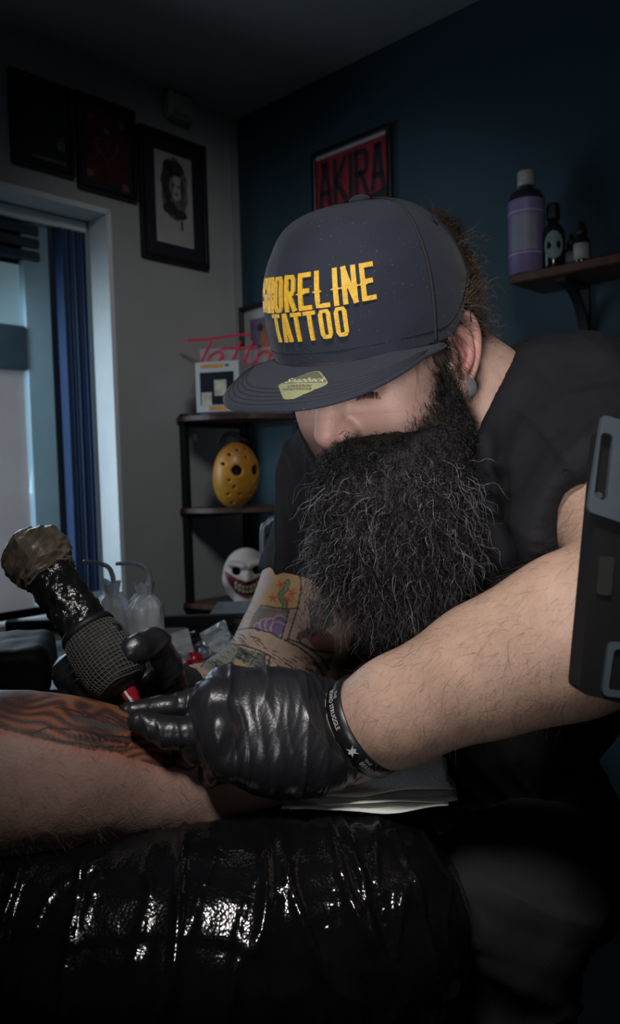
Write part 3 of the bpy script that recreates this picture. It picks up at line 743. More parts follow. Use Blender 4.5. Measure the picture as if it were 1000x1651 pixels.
m_dg = mat('dark_brown_glass', (0.010, 0.009, 0.010), 0.12)
lathe_obj('bottle_body', b0, [(0, .024), (.003, .027), (.10, .027), (.115, .02), (.122, .013), (.135, .012)], m_dg, t)
lathe_obj('cap', b0, [(.133, .015), (.135, .0165), (.168, .0155), (.172, .012)], m_blkmet, t)
V = [b0 + np.array([math.cos(an0) , math.sin(an0), 0]) * 0.0290 + Z3 * 0.066]; npt = 20
for i in range(npt):
    a = 2 * math.pi * i / npt; da = 0.85 * math.cos(a); V.append(b0 + np.array([math.cos(an0 + da), math.sin(an0 + da), 0]) * 0.0287 + Z3 * (0.066 + 0.034 * math.sin(a)))
F = [(0, 1 + i, 1 + (i + 1) % npt) for i in range(npt)]
mo('oval_label', np.array(V), F, mat('mottled_pale_label', (0.15, 0.21, 0.20), 0.5, var=0.3, vscale=300), t)
for k, (px, r, h, out, lab) in enumerate(((922, 0.016, 0.075, 0.08, 'tiny dark vial with a pale label at the shadowed middle of the wall shelf'), (938, 0.018, 0.09, 0.10, 'dark vial with a white label rightmost on the wall shelf'))):
    sb = on_shelf(px, out); b0 = bw(sb, zsh + 0.0005, out)
    t = thing('dropper_vial', b0, lab, 'bottle')
    lathe_obj('bottle_body', b0, [(0, r * .9), (.002, r), (h * .7, r), (h * .8, r * .6), (h * .86, r * .55)], m_dg, t, 18)
    lathe_obj('cap', b0, [(h * .85, r * .7), (h, r * .66), (h * 1.02, r * .4), (h * 1.2, r * .3)], m_blkmet, t, 14)
    lathe_obj('label', b0, [(h * .2, r * 1.02), (h * .62, r * 1.02)], mat('vial_label_%d' % k, ((0.10, 0.09, 0.13), (0.36, 0.37, 0.36))[k], 0.6), t, 18)

# ------------------------------------------------------------------ trolley, clutter, wash bottles, stool, chair
TZ = 0.800
def qd(x, y, d): return PW(x, y, d)
t = thing('work_trolley', [-0.33, 1.35, 0], 'black metal framed work trolley behind the tattoo machine', 'trolley')
X0, X1, Y0, Y1 = -0.60, -0.09, 1.16, 1.52
MB().box([(X0 + X1) / 2, (Y0 + Y1) / 2, TZ - 0.012], [(X1 - X0) / 2, 0, 0], [0, (Y1 - Y0) / 2, 0], [0, 0, 0.012], 0.003).obj('tray_top', mat('dark_grey_tray', (0.045, 0.05, 0.055), 0.35, var=0.1), t)
for x in (X0 + 0.012, X1 - 0.012):
    for y in (Y0 + 0.012, Y1 - 0.012):
        top = TZ + (0.045 if y > 1.3 else 0.0)
        MB().box([x, y, top / 2], [0.012, 0, 0], [0, 0.012, 0], [0, 0, top / 2], 0.002).obj('post', m_blkmet, t)
MB().box([(X0 + X1) / 2, Y1 - 0.012, TZ + 0.034], [(X1 - X0) / 2, 0, 0], [0, 0.010, 0], [0, 0, 0.011], 0.002).obj('back_rail', m_blkmet, t)
for y in (Y0 + 0.012, Y1 - 0.012):
    MB().box([(X0 + X1) / 2, y, TZ - 0.07], [(X1 - X0) / 2, 0, 0], [0, 0.008, 0], [0, 0, 0.012], 0.002).obj('lower_rail', m_blkmet, t)
MB().box([(X0 + X1) / 2, (Y0 + Y1) / 2, 0.30], [(X1 - X0) / 2, 0, 0], [0, (Y1 - Y0) / 2, 0], [0, 0, 0.01], 0.002).obj('lower_shelf', m_blkmet, t)
def wash_bottle(px, d, w, h, tube_px, label):
    b = PW(px, 1090, d); b[2] = TZ + 0.0005
    t = thing('wash_bottle', b, label, 'bottle', 'wash bottles on the trolley')
    rnd = random.Random(int(px)); ph = rnd.uniform(0, 6)
    m_b = mat('bagged_white_bottle', (0.74, 0.80, 0.85), 0.35, var=0.10, vscale=30, bump=0.25, bscale=60, sss=0.2)
    prof = [(0, w * .9), (.004, w), (h * .55, w * 1.0), (h * .76, w * 1.0), (h * .86, w * .90), (h * .93, w * .66), (h * .97, w * .44), (h, w * .34)]
    pr = []
    for (a, ra), (c, rc) in zip(prof[:-1], prof[1:]):
        for k in range(4): pr.append((a + (c - a) * k / 4, ra + (rc - ra) * k / 4))
    pr.append(prof[-1])
    def dsp(s, a): return (0.0012 + 0.004 * sstep(h * .6, h, s)) * (math.sin(5 * a + ph + 40 * s) + 0.6 * math.sin(9 * a - 60 * s))
    V, F = revolve(b, b + Z3, pr, 36, dsp); mo('bagged_body', V, F, m_b, t)
    crown = []; top = b + Z3 * h
    for k in range(11):
        a = 2 * math.pi * k / 11; r0 = w * .36; c = top + np.array([math.cos(a), math.sin(a), 0]) * r0
        crown.append([c - Z3 * .012, c + np.array([math.cos(a) * .006, math.sin(a) * .006, .012 + .012 * rnd.random()])])
    V = [q for c in crown for q in c]; F = [(2 * i, 2 * ((i + 1) % 11), 2 * ((i + 1) % 11) + 1, 2 * i + 1) for i in range(11)]
    mo('bag_ruffle', np.array(V), F, m_b, t, smooth=False)
    P = spline([top - Z3 * 0.01] + [PW(a, c, d) for a, c in tube_px], 6)
    MB().tube(P, np.linspace(0.0048, 0.0030, len(P)), 10).obj('spout', mat('translucent_spout', (0.42, 0.50, 0.55), 0.25, sss=0.3), t, smooth=True)
wash_bottle(239, 1.24, 0.0295, 0.132, [(241, 932), (233, 914), (214, 908), (187, 909)], 'bagged white wash bottle with the taller shoulders, right of the pair')
wash_bottle(186, 1.27, 0.0265, 0.132, [(183, 938), (176, 916), (158, 908), (134, 906)], 'bagged white wash bottle with bent spout, left of the pair')
# clutter
m_redp = mat('red_plastic', (0.40, 0.015, 0.035), 0.25, var=0.2); m_clr = mat('clear_wrapper', (0.45, 0.52, 0.56), 0.15, var=0.3, vscale=60, alpha=0.75)
def ink_cap(px, d, r, h, m, label, tilt=(0, 0)):
    b = PW(px, 1080, d); b[2] = TZ + 0.0006
    prof = [(0, r * 1.0), (.001, r * 1.05), (h * .5, r * .9), (h, r * .8), (h, r * .62), (h * .4, r * .6)]
    ax = unit(Z3 + np.array([tilt[0], tilt[1], 0])); V, F = revolve(b, b + ax, prof, 18)
    V[:, 2] += TZ + 0.0006 - V[:, 2].min()
    tag(mo('ink_cap', V, F, m, None), label, 'ink cap', 'ink caps on the trolley')
ink_cap(276, 1.30, 0.012, 0.016, m_redp, 'red ink cap lying nearest the wash bottles', (1.4, -0.5))
ink_cap(300, 1.23, 0.013, 0.017, m_redp, 'red ink cap tipped on its side in front of the clear wrapper', (1.3, -1.0))
ink_cap(318, 1.28, 0.014, 0.017, m_redp, 'larger red ink cap near the tattooed forearm', (-1.2, -1.0))
ink_cap(331, 1.36, 0.012, 0.016, mat('steel_grey_cap', (0.16, 0.20, 0.24), 0.3), 'grey ink cap behind the red ones', (0, 0))
ink_cap(287, 1.19, 0.015, 0.012, mat('orange_red_cap', (0.32, 0.07, 0.04), 0.4), 'dull orange cap lowest on the trolley', (0.2, -0.2))
def crumple(name, c, size, ax, up, m, seed, n=7, amp=0.18):
    ax = unit(ax); up = unit(up); nr = np.cross(ax, up); rnd = random.Random(seed); V = []; F = []
    for side in (0, 1):
        rr = random.Random(seed)
        for i in range(n):
            for j in range(n):
                k = amp * size[0] * rr.uniform(-1, 1)
                V.append(c + ax * size[0] * (i / (n - 1) - .5) + up * size[1] * (j / (n - 1) - .5) + nr * (k + side * 0.0006))
    for i in range(n - 1):
        for j in range(n - 1):
            a = i * n + j; q4 = (a, a + n, a + n + 1, a + 1); F.append(q4); F.append(tuple(x + n * n for x in q4[::-1]))
    for i in range(n - 1):
        for e in ((i * n, (i + 1) * n), (i * n + n - 1, (i + 1) * n + n - 1), (i, i + 1), ((n - 1) * n + i, (n - 1) * n + i + 1)):
            F.append((e[0], e[1], e[1] + n * n, e[0] + n * n))
    V = np.array(V)
    V[:, 2] += max(0, TZ + 0.0008 - V[:, 2].min())
    return mo(name, V, F, m, None, smooth=False)
tag(crumple('sachet', PW(292, 1046, 1.32), (0.038, 0.050), (1, 0.2, 0.25), (-0.25, 0.15, 1), mat('white_sachet_paper', (0.45, 0.47, 0.48), 0.5, var=0.2, vscale=50), 3, 5, 0.04), 'white paper sachet standing among the red ink caps', 'sachet')
tag(crumple('clear_wrapper', PW(281, 1064, 1.27), (0.05, 0.03), (1, 0, 0), (0, 0.4, 1), m_clr, 5), 'crumpled clear wrapper beside the white wash bottle', 'wrapper')
tag(crumple('clear_wrapper', PW(350, 1046, 1.36), (0.05, 0.045), (1, 0.3, 0.5), (-0.4, 0.2, 1), mat('white_film', (0.5, 0.56, 0.6), 0.2, var=0.2), 9), 'bright crumpled wrapper next to the tattooed forearm', 'wrapper')
tag(crumple('dark_pouch', PW(326, 1062, 1.42), (0.07, 0.03), (1, 0.1, 0.1), (0, 0.5, 1), mat('dark_foil', (0.05, 0.055, 0.065), 0.3, var=0.4, vscale=50), 13), 'dark foil pouch at the back of the trolley clutter', 'pouch')
# grey metal stool behind the arm
t = thing('metal_stool', PW(418, 970, 2.12) * [1, 1, 0], 'grey metal framed stool behind the tattooed arm', 'stool')
m_gm = mat('grey_metal', (0.22, 0.25, 0.28), 0.35, metal=0.3, var=0.1)
sc = PW(418, 982, 2.12); sz = sc[2]
for dx, dy in ((-0.115, -0.115), (0.115, -0.115), (-0.115, 0.115), (0.115, 0.115)):
    MB().box([sc[0] + dx, sc[1] + dy, sz / 2 - 0.01], [0.011, 0, 0], [0, 0.011, 0], [0, 0, sz / 2 - 0.01], 0.002).obj('leg', m_gm, t)
MB().box([sc[0], sc[1], sz - 0.010], [0.130, 0, 0], [0, 0.130, 0], [0, 0, 0.012], 0.004).obj('seat', m_gm, t)
MB().box([sc[0], sc[1] - 0.115, sz - 0.16], [0.115, 0, 0], [0, 0.006, 0], [0, 0, 0.008], 0.001).obj('stretcher', m_gm, t)
# dark chair behind the man's right arm
t = thing('dark_chair', PW(520, 1000, 1.55) * [1, 1, 0], 'black chair with pale rimmed back behind the shirt sleeve', 'chair')
cb = PW(505, 905, 1.55)
P = [(-0.10, -0.14), (-0.10, 0.05), (-0.088, 0.078), (-0.06, 0.09), (0.06, 0.09), (0.088, 0.078), (0.10, 0.05), (0.10, -0.14)]
MB().tube(spline([cb + np.array([a, 0, b]) for a, b in P], 4), 0.006, 8).obj('back_rim', m_gm, t, smooth=True)
MB().box(cb + Z3 * -0.03, [0.092, 0, 0], [0, 0.012, 0], [0, 0, 0.105], 0.02).obj('backrest', m_blkmet, t)
MB().box(cb + np.array([0.06, 0.14, -0.30]), [0.15, 0, 0], [0, 0.14, 0], [0, 0, 0.025], 0.012).obj('seat', m_blkmet, t)
for dx, dy in ((-0.10, 0.0), (0.10, 0.0), (-0.05, 0.25), (0.18, 0.25)):
    z1 = cb[2] - (0.13 if dy == 0 else 0.32)
    MB().box([cb[0] + dx, cb[1] + dy, z1 / 2], [0.009, 0, 0], [0, 0.009, 0], [0, 0, z1 / 2], 0.002).obj('leg', m_gm, t)
# black padded arm rest at the left edge
t = thing('arm_rest', PW(-40, 1060, 1.02) * [1, 1, 0], 'black padded arm rest at the left edge of the picture', 'arm rest')
pc = PW(-62, 1078, 1.02)
v = Vol(pc - [0.17, 0.12, 0.06], pc + [0.17, 0.12, 0.06], 0.005); A = np.array([unit([1, 0.25, 0]), unit([-0.25, 1, 0]), [0, 0, 1.0]])
v.rbox(pc, (0.115, 0.075, 0.034), A, 0.018); V, F, N = v.mesh(); V = V + N * (0.002 * fbm(V, 30, 2))[:, None]
mo('pad', V, F, mat('black_vinyl', (0.006, 0.0065, 0.0075), 0.6, var=0.1, bump=0.15, bscale=200, spec=0.2), t)
zb = pc[2] - 0.033
MB().tube([[pc[0], pc[1], zb], [pc[0], pc[1], 0.03]], 0.017, 14).obj('pole', m_gm, t)
MB().tube([[pc[0], pc[1], 0.03], [pc[0], pc[1], 0.0]], 0.13, 24).obj('base', m_blkmet, t)

# ================================================================== the tattooist
rng = np.random.default_rng(11)
HO = np.array([0.077, 0.763, 0.146]); YAW, PIT, HRL = math.radians(42), math.radians(30), math.radians(-2)
f0 = np.array([-math.sin(YAW), -math.cos(YAW), 0]); l0 = np.array([math.cos(YAW), -math.sin(YAW), 0]); u0 = np.array([0, 0, 1.0])
HF = math.cos(PIT) * f0 - math.sin(PIT) * u0; HU0 = math.cos(PIT) * u0 + math.sin(PIT) * f0; HL = math.cos(HRL) * l0 + math.sin(HRL) * HU0; HU = math.cos(HRL) * HU0 - math.sin(HRL) * l0
HA = np.array([HF, HL, HU])
def H(f, l, u): return HO + f * HF + l * HL + u * HU
def HV(P): return np.array([H(*p) for p in P])

# ---- joints (camera-aligned coordinates)
SHL, ELL, WRL = Q(935, 700, 0.77), Q(1062, 950, 0.545), Q(560, 1183, 0.665)
SHR, ELR, WRR = Q(560, 775, 1.00), Q(480, 1090, 0.95), Q(283, 1136, 0.765)
NKB = Q(838, 705, 0.84); CHS = Q(745, 800, 0.915); BEL = Q(760, 1080, 0.985); PEL = Q(775, 1330, 1.03)
person = thing('person', toW(PEL) * [1, 1, 0] + Z3 * 0.44, 'bearded man in black cap and black shirt leaning over, tattooing with gloved hands', 'person')

# ---- skin: head and neck
lo = H(0, 0, 0) - 0.20; hi = H(0, 0, 0) + np.array([0.24, 0.20, 0.20])
v = Vol(lo, hi, 0.00145)
v.ell(H(.003, 0, .042), (.092, .074, .084), HA)
v.ell(H(.040, 0, -.012), (.060, .064, .085), HA, .03)
v.ell(H(.030, 0, -.075), (.060, .058, .040), HA, .03)
for s in (-1, 1):
    v.ell(H(.062, s * .044, -.018), (.026, .024, .026), HA, .025)      # cheek
    v.ell(H(.050, s * .050, -.050), (.030, .022, .035), HA, .025)
v.cone(H(.083, -.036, .033), H(.083, .036, .033), .015, .015, .018)     # brow
for s in (-1, 1):
    v.ell(H(.094, s * .032, .014), (.014, .019, .012), HA, .014, 's')
    v.ell(H(.0745, s * .032, .010), (.0145, .0145, .0135), HA, .004)
    v.ell(H(.0755, s * .033, .0165), (.0145, .0185, .0085), HA, .006)   # upper lid
    v.ell(H(.0745, s * .033, -.003), (.012, .017, .006), HA, .008)      # lower lid / bag
v.chain([H(.086, 0, .026), H(.097, 0, .008), H(.108, 0, -.010), H(.1165, 0, -.021)], [.0085, .0090, .0100, .0125], .012)
for s in (-1, 1):
    v.ell(H(.1035, s * .0135, -.0255), (.0125, .0085, .0095), HA, .006)
    v.ell(H(.1075, s * .0075, -.0365), (.0055, .0038, .0045), HA, .002, 's')
v.ell(H(.088, 0, -.046), (.016, .024, .014), HA, .012)
v.cone(H(-.030, 0, -.035), NKB, .058, .066, .03)
v.cone(H(-.055, 0, .0), Q(860, 700, 0.88), .05, .06, .03)
# ears
def ear(s):
    k = 0.92; a = math.radians(14); fl = math.radians(6)
    def E(x, y, z):
        x, y, z = x * k, y * k, z * k
        x, y = x * math.cos(a) - y * math.sin(a) * 1.0, x * math.sin(a) + y * math.cos(a)
        return H(.002 + x, s * (.0745 + z - x * math.tan(fl) * .75), .000 + y)
    Ax = np.array([unit(E(1, 0, 0) - E(0, 0, 0)), unit(E(0, 1, 0) - E(0, 0, 0)), unit(E(0, 0, 1) - E(0, 0, 0))])
    v.ell(E(-.012, .006, .002), (.021, .031, .0045), Ax, .006)
    v.ell(E(-.004, .0, .007), (.0105, .015, .007), Ax, .004, 's')
    v.ell(E(-.008, .024, .008), (.008, .006, .005), Ax, .004, 's')
    hel = spline([E(.003, .002, .004), E(.012, .014, .003), E(.011, .029, .006), E(-.003, .039, .008), E(-.019, .036, .009), E(-.029, .021, .009), E(-.030, .003, .008), E(-.024, -.013, .007), E(-.014, -.026, .006)], 5)
    v.chain(hel, [.0034 + .0006 * math.sin(3.1 * i / len(hel)) for i in range(len(hel))], .0025)
    ah = spline([E(-.008, .027, .005), E(-.017, .016, .007), E(-.019, .003, .007), E(-.014, -.009, .007), E(-.004, -.015, .007)], 4)
    v.chain(ah, [.0034] * len(ah), .003)
    v.ell(E(.0095, -.005, .005), (.0055, .0075, .0045), Ax, .004)
    v.ell(E(-.005, -.032, .005), (.0135, .0155, .0060), Ax, .005)
    v.cone(E(.010, -.01, .0), E(.004, -.03, .0), .008, .007, .006)
    return E, Ax
EARL, EAX = ear(1); ear(-1)
Vh, Fh, Nh = v.mesh(); Vh = smooth_mesh(Vh, Fh, 1, 0.4)
# ---- skin: arms and trunk in one coarser field
def arm_left(v, g=0.0, shirt=False):
    m1 = SHL * .5 + ELL * .5
    v.chain([SHL, m1, ELL], [.066 + g, .060 + g, .049 + g], .02)
    if not shirt:
        a, b = ELL, WRL; d = b - a
        v.chain([a, a + d * .22, a + d * .5, a + d * .80, b, b + d * .18], [.051, .0545, .0505, .0435, .0385, .036], .012)
        v.ell(a + d * .28 - np.array([0, 0, .012]), (.055, .045, .045), None, .03)
def arm_right(v, g=0.0, shirt=False):
    m1 = SHR * .5 + ELR * .5
    v.chain([SHR, m1, ELR], [.062 + g, .057 + g, .054 + g], .02)
    if not shirt:
        a, b = ELR, WRR; d = b - a
        v.chain([a, a + d * .25, a + d * .55, a + d * .85, b], [.052, .053, .042, .032, .030], .015); v.ell(a + d * .22 + np.array([-.006, -.02, .026]), (.042, .048, .045), None, .03); v.cone(Q(492, 930, .97), Q(462, 1015, .93), .050, .052, .03)
v = Vol(np.minimum(ELL, WRL) - .10, np.maximum(np.maximum(ELL, WRL), SHL) + .10, 0.0022); arm_left(v); Val, Fal, Nal = v.mesh()
v = Vol(np.minimum(np.minimum(ELR, WRR), SHR) - .075, np.maximum(np.maximum(ELR, WRR), SHR) + .075, 0.0013); arm_right(v); Var, Far, Nar = v.mesh()
def trunk(v, g=0.0):
    fw = unit(np.array([-0.72, -0.66, -0.2])); sd = unit(SHL - SHR); up = unit(np.cross(fw, sd)) ; up = up if up[2] > 0 else -up; fw = unit(np.cross(sd, up)); fw = fw if fw[1] < 0 else -fw
    A = np.array([sd, fw, up])
    v.cone(SHR, SHL, .066 + g, .072 + g)
    v.cone(SHL, NKB - up * .02, .062 + g, .064 + g, .05)
    v.cone(SHR, NKB - up * .04, .058 + g, .06 + g, .05)
    v.ell(CHS, (.175 + g, .125 + g, .15 + g), A, .06)
    v.ell(CHS - up * .02 + sd * .07 + fw * .05, (.09 + g, .07 + g, .075 + g), A, .05)
    v.ell(BEL, (.17 + g, .135 + g, .15 + g), A, .06)
    v.ell(PEL, (.175 + g, .13 + g, .12 + g), A, .06)
    return A
lo = np.array([-.10, .62, -.58]); hi = np.array([.45, 1.25, .22])
v = Vol(lo, hi, 0.006); TA = trunk(v, -.008); Vt, Ft, Nt = v.mesh()

# ---- skin colours painted on the body
def skin_col(V, N, base=(0.40, 0.262, 0.205)):
    c = np.array(base) * (1 + 0.10 * fbm(V, 40, 1)[:, None] + 0.05 * vnoise(V, 300, 4)[:, None]); return c
ch = skin_col(Vh, Nh)
hl = (Vh - HO) @ HA.T
def patch(c, cen, rad, col, amt, L):
    w = amt * np.exp(-(((L - np.array(cen)) / np.array(rad)) ** 2).sum(1))[:, None]; return c * (1 - w) + np.array(col) * w
ch = patch(ch, (.115, 0, -.022), (.016, .018, .015), (0.42, 0.19, 0.165), .7, hl)
for s in (-1, 1):
    ch = patch(ch, (.075, s * .045, -.022), (.03, .03, .02), (0.44, 0.225, 0.19), .55, hl)
    ch = patch(ch, (-.012, s * .085, .0), (.022, .02, .035), (0.46, 0.20, 0.175), .75, hl)
    ch = patch(ch, (.086, s * .034, .004), (.012, .022, .006), (0.22, 0.12, 0.10), .6, hl)
    ch = patch(ch, (.000, s * .078, -.001), (.009, .012, .012), (0.36, 0.07, 0.06), .8, hl)
stub = sstep(-.015, -.045, hl[:, 2] + .10 * np.maximum(0, .06 - hl[:, 0])) * sstep(-.03, .01, hl[:, 0])
ch = ch * (1 - .75 * stub[:, None]) + np.array([0.03, 0.022, 0.02]) * .75 * stub[:, None]
cal = skin_col(Val, Nal, (0.42, 0.275, 0.20)); ct = skin_col(Vt, Nt)
car = skin_col(Var, Nar, (0.29, 0.21, 0.16))
# sleeve tattoo on his right arm
pp = pix(Var)
def z7(*pts): return [(380 + a / 5, 900 + b / 5) for a, b in pts]
def paint(c, m, col, amt=0.85): c[m] = c[m] * (1 - amt) + np.array(col) * amt
def line(c, L, w, col=(0.015, 0.016, 0.02), amt=0.9): paint(c, dline(pp, L) < w, col, amt)
front = Nar[:, 1] < 0.6
paint(car, inpoly(pp, z7((200, 340), (320, 180), (260, 120), (560, 130), (535, 245), (505, 408), (380, 418), (240, 395))), (0.36, 0.235, 0.085), .8)
for a, b in ((300, 320), (455, 280), (420, 335), (365, 215)):
    cx_, cy_ = z7((a, b))[0]
    for k in range(5):
        an = k * 2 * math.pi / 5 + a
        line(car, [(cx_, cy_), (cx_ + 6.5 * math.cos(an), cy_ + 6.5 * math.sin(an))], 1.7, (0.34, 0.06, 0.045), .8)
sq = z7((420, 190), (405, 250), (360, 295), (370, 330), (395, 360), (398, 415))
line(car, sq, 4.2); line(car, sq, 3.0, (0.13, 0.19, 0.10), .95)
paint(car, inpoly(pp, z7((190, 390), (430, 425), (395, 610), (100, 570), (130, 480))), (0.075, 0.08, 0.082), .75)
for a, b, r in ((185, 560, 9), (240, 535, 11), (300, 545, 14), (355, 520, 13), (340, 570, 13)):
    x_, y_ = z7((a, b))[0]; dd = np.hypot(pp[:, 0] - x_, pp[:, 1] - y_)
    paint(car, dd < r, (0.36, 0.27, 0.24), .7); paint(car, dd < r - 2.5, (0.115, 0.075, 0.17), .9)
paint(car, inpoly(pp, z7((-250, 640), (0, 715), (240, 775), (225, 930), (-250, 900))), (0.115, 0.15, 0.125), .75)
paint(car, inpoly(pp, z7((180, 760), (245, 780), (225, 930), (150, 900))), (0.06, 0.062, 0.085), .7)
for k in range(7):
    x_, y_ = z7((-20 + 28 * k, 800 - 10 * (k % 3)))[0]
    line(car, [(x_ - 6, y_ + 12), (x_ + 2, y_), (x_ + 9, y_ - 8)], 1.0, (0.03, 0.05, 0.045))
paint(car, inpoly(pp, z7((-10, 870), (-10, 815), (60, 815), (85, 850), (75, 880))), (0.36, 0.26, 0.10), .7)
paint(car, inpoly(pp, z7((570, 640), (720, 570), (800, 640), (790, 780), (660, 760))), (0.16, 0.065, 0.06), .75)
paint(car, inpoly(pp, z7((590, 330), (760, 380), (800, 540), (640, 620), (510, 660), (500, 600), (600, 560))), (0.045, 0.05, 0.055), .8)
paint(car, inpoly(pp, z7((670, 840), (790, 780), (700, 1060), (600, 1040))), (0.05, 0.045, 0.05), .6)
paint(car, inpoly(pp, z7((265, 880), (330, 930), (300, 960), (260, 950))), (0.14, 0.11, 0.22), .7)
for L, w in ((z7((520, 130), (530, 245), (500, 405), (420, 655)), 1.3), (z7((430, 425), (370, 650)), 1.3), (z7((505, 405), (395, 410), (200, 380)), 1.2), (z7((370, 650), (280, 600), (130, 560), (-60, 590)), 1.3),
             (z7((390, 655), (520, 720), (640, 820), (720, 960)), 1.5), (z7((420, 650), (560, 700), (690, 800), (760, 900)), 1.5), (z7((-100, 690), (60, 700), (180, 740), (275, 785), (260, 950)), 1.3), (z7((240, 775), (222, 930)), 1.2),
             (z7((330, 870), (395, 880), (400, 950), (330, 920), (330, 870)), 1.2), (z7((500, 640), (540, 700), (660, 750), (790, 760)), 1.5)):
    line(car, L, w)
rr = random.Random(4)
for k in range(120):       # feathered line work across the forearm
    a = rr.uniform(-260, 640); b = 640 + 0.36 * max(a, 0) + rr.uniform(-60, 170) - (0.1 * a if a < 0 else 0)
    dx = rr.uniform(30, 90); sl = rr.uniform(0.35, 0.9)
    line(car, z7((a, b), (a + dx * .5, b + dx * sl * .35), (a + dx, b + dx * sl)), rr.uniform(.55, 1.0), amt=.8)
for k in range(40):
    a = rr.uniform(500, 720); b = rr.uniform(250, 620); line(car, z7((a, b), (a + rr.uniform(-40, 40), b + rr.uniform(20, 70))), rr.uniform(.5, .9), amt=.7)
for k in range(26):        # dark script along the far forearm
    a = rr.uniform(-420, -120); b = rr.uniform(720, 1050); line(car, z7((a, b), (a + rr.uniform(-50, 60), b + rr.uniform(30, 110))), rr.uniform(.6, 1.2), amt=.7)
m_skin = mat('skin', (1, 1, 1), 0.56, attr=True, var=0.06, vscale=60, bump=0.22, bscale=420, sss=0.12)
Vb = np.vstack([Vh, Val, Var, Vt]); o1, o2, o3 = len(Vh), len(Vh) + len(Val), len(Vh) + len(Val) + len(Var)
Fb = np.vstack([Fh, Fal + o1, Far + o2, Ft + o3])
mo('body', Vb, Fb, m_skin, person, q=True, col=np.vstack([ch, cal, car, ct]))

# ---- eyelashes and brow
def hair(name, P, r, m, parent): 
    V, F = strands(P, r); return tag(mo(name, V, F, m, parent, q=True), kind='stuff')
m_hair = mat('dark_brown_hair', (0.030, 0.020, 0.015), 0.38, var=0.5, vscale=60, spec=0.6)
m_beard = mat('near_black_beard_hair', (0.0065, 0.0055, 0.0055), 0.32, var=0.6, vscale=80, spec=0.45)
def grow(P0, D, L, K, curl, freq, rad, rngs, grav=0.0, bend=None):
    "hair paths from roots P0 in directions D"
    N = len(P0); t = np.linspace(0, 1, K)[None, :, None]; L = np.broadcast_to(L, (N,))[:, None, None]
    a = rngs.normal(size=(N, 3)); a -= (a * D).sum(1, keepdims=True) * D; a /= np.linalg.norm(a, axis=1, keepdims=True); b = np.cross(D, a)
    ph = rngs.random((N, 1, 1)) * 6.28; fr = freq * (0.6 + 0.8 * rngs.random((N, 1, 1))); cu = curl * (0.3 + 1.2 * rngs.random((N, 1, 1)))
    P = P0[:, None] + D[:, None] * L * t + cu * t ** .7 * (np.cos(ph + fr * t * 6.28) * a[:, None] + np.sin(ph + fr * t * 6.28) * b[:, None]) - cu * 0
    P = P - cu * t ** .7 * np.cos(ph) * a[:, None] * (1 - t)
    P[..., 2] -= grav * (L[..., 0] * t[..., 0]) ** 2
    r = rad * (1 - 0.7 * t[..., 0] ** 2) * np.ones((N, 1)) * (0.7 + 0.6 * rngs.random((N, 1)))
    return P, r
PB = []; RB = []
for s in (-1, 1):
    n = 260; x = rng.random(n); root = np.array([H(.096 - .020 * a * a + .001, s * (.014 + .042 * a), .036 + .006 * math.sin(a * 3) + rng.normal() * .0022) for a in x])
    D = np.array([unit(HF * .5 + HL * s * (.6 + a) - HU * (.1 + .3 * a)) for a in x]); P, r = grow(root, D, .010, 4, .001, .6, .00022, rng); hair('eyebrow', P, r, m_hair, person)
    n = 90; x = rng.random(n); root = np.array([H(.0895 - .013 * (a - .4) ** 2, s * (.020 + .027 * a), .006 - .004 * (a - .5) ** 2 * 4) for a in x])
    D = np.array([unit(HF * .8 - HU * .7 + HL * s * .4 * (a - .3)) for a in x]); P, r = grow(root, D, .007, 4, .0003, .5, .00018, rng); hair('eyelashes', P, r, m_hair, person)

# ---- beard
def beard_core(v, g=0.0):
    for s in (-1, 1):
        v.chain([H(.020, s * .073, .012), H(.020, s * .073, -.028), H(.026, s * .068, -.060), H(.052, s * .045, -.086)], [.010 + g, .014 + g, .022 + g, .03 + g], .015)
        v.cone(H(.030, s * .0715, -.032), H(.050, s * .062, -.064), .011 + g, .016 + g, .012)
        v.chain([H(.098, s * .004, -.041), H(.090, s * .024, -.049), H(.074, s * .040, -.066)], [.0095 + g, .0105 + g, .014 + g], .008)
    v.ell(H(.058, 0, -.088), (.050 + g, .050 + g, .040 + g), HA, .02)
    v.chain([Q(640, 790, .690), Q(642, 850, .68), Q(632, 900, .67)], [.058 + g, .055 + g, .040 + g], .03)
    v.ell(Q(698, 775, .70), (.033 + g, .04 + g, .05 + g), None, .03)
    v.ell(Q(560, 800, .675), (.028 + g, .035 + g, .052 + g), None, .03)
    v.ell(Q(685, 860, .68), (.028 + g, .035 + g, .040 + g), None, .03)
    v.ell(Q(575, 890, .665), (.030 + g, .034 + g, .040 + g), None, .03)
bl_, bh_ = np.array([-.06, .52, -.18]), np.array([.22, .84, .20])
v = Vol(bl_, bh_, 0.0025); beard_core(v, -.008); Vc, Fc, Nc = v.mesh(); Vc = Vc + Nc * (.0022 * fbm(Vc, 120, 3))[:, None]
beard = mo('beard', Vc, Fc, mat('beard_underlayer', (0.004, 0.0035, 0.0035), 0.8, var=0.5, vscale=150, bump=0.6, bscale=500), person, q=True)
keepf = lambda c, n: (n[:, 1] < 0.45) & (c[:, 2] < 0.16)
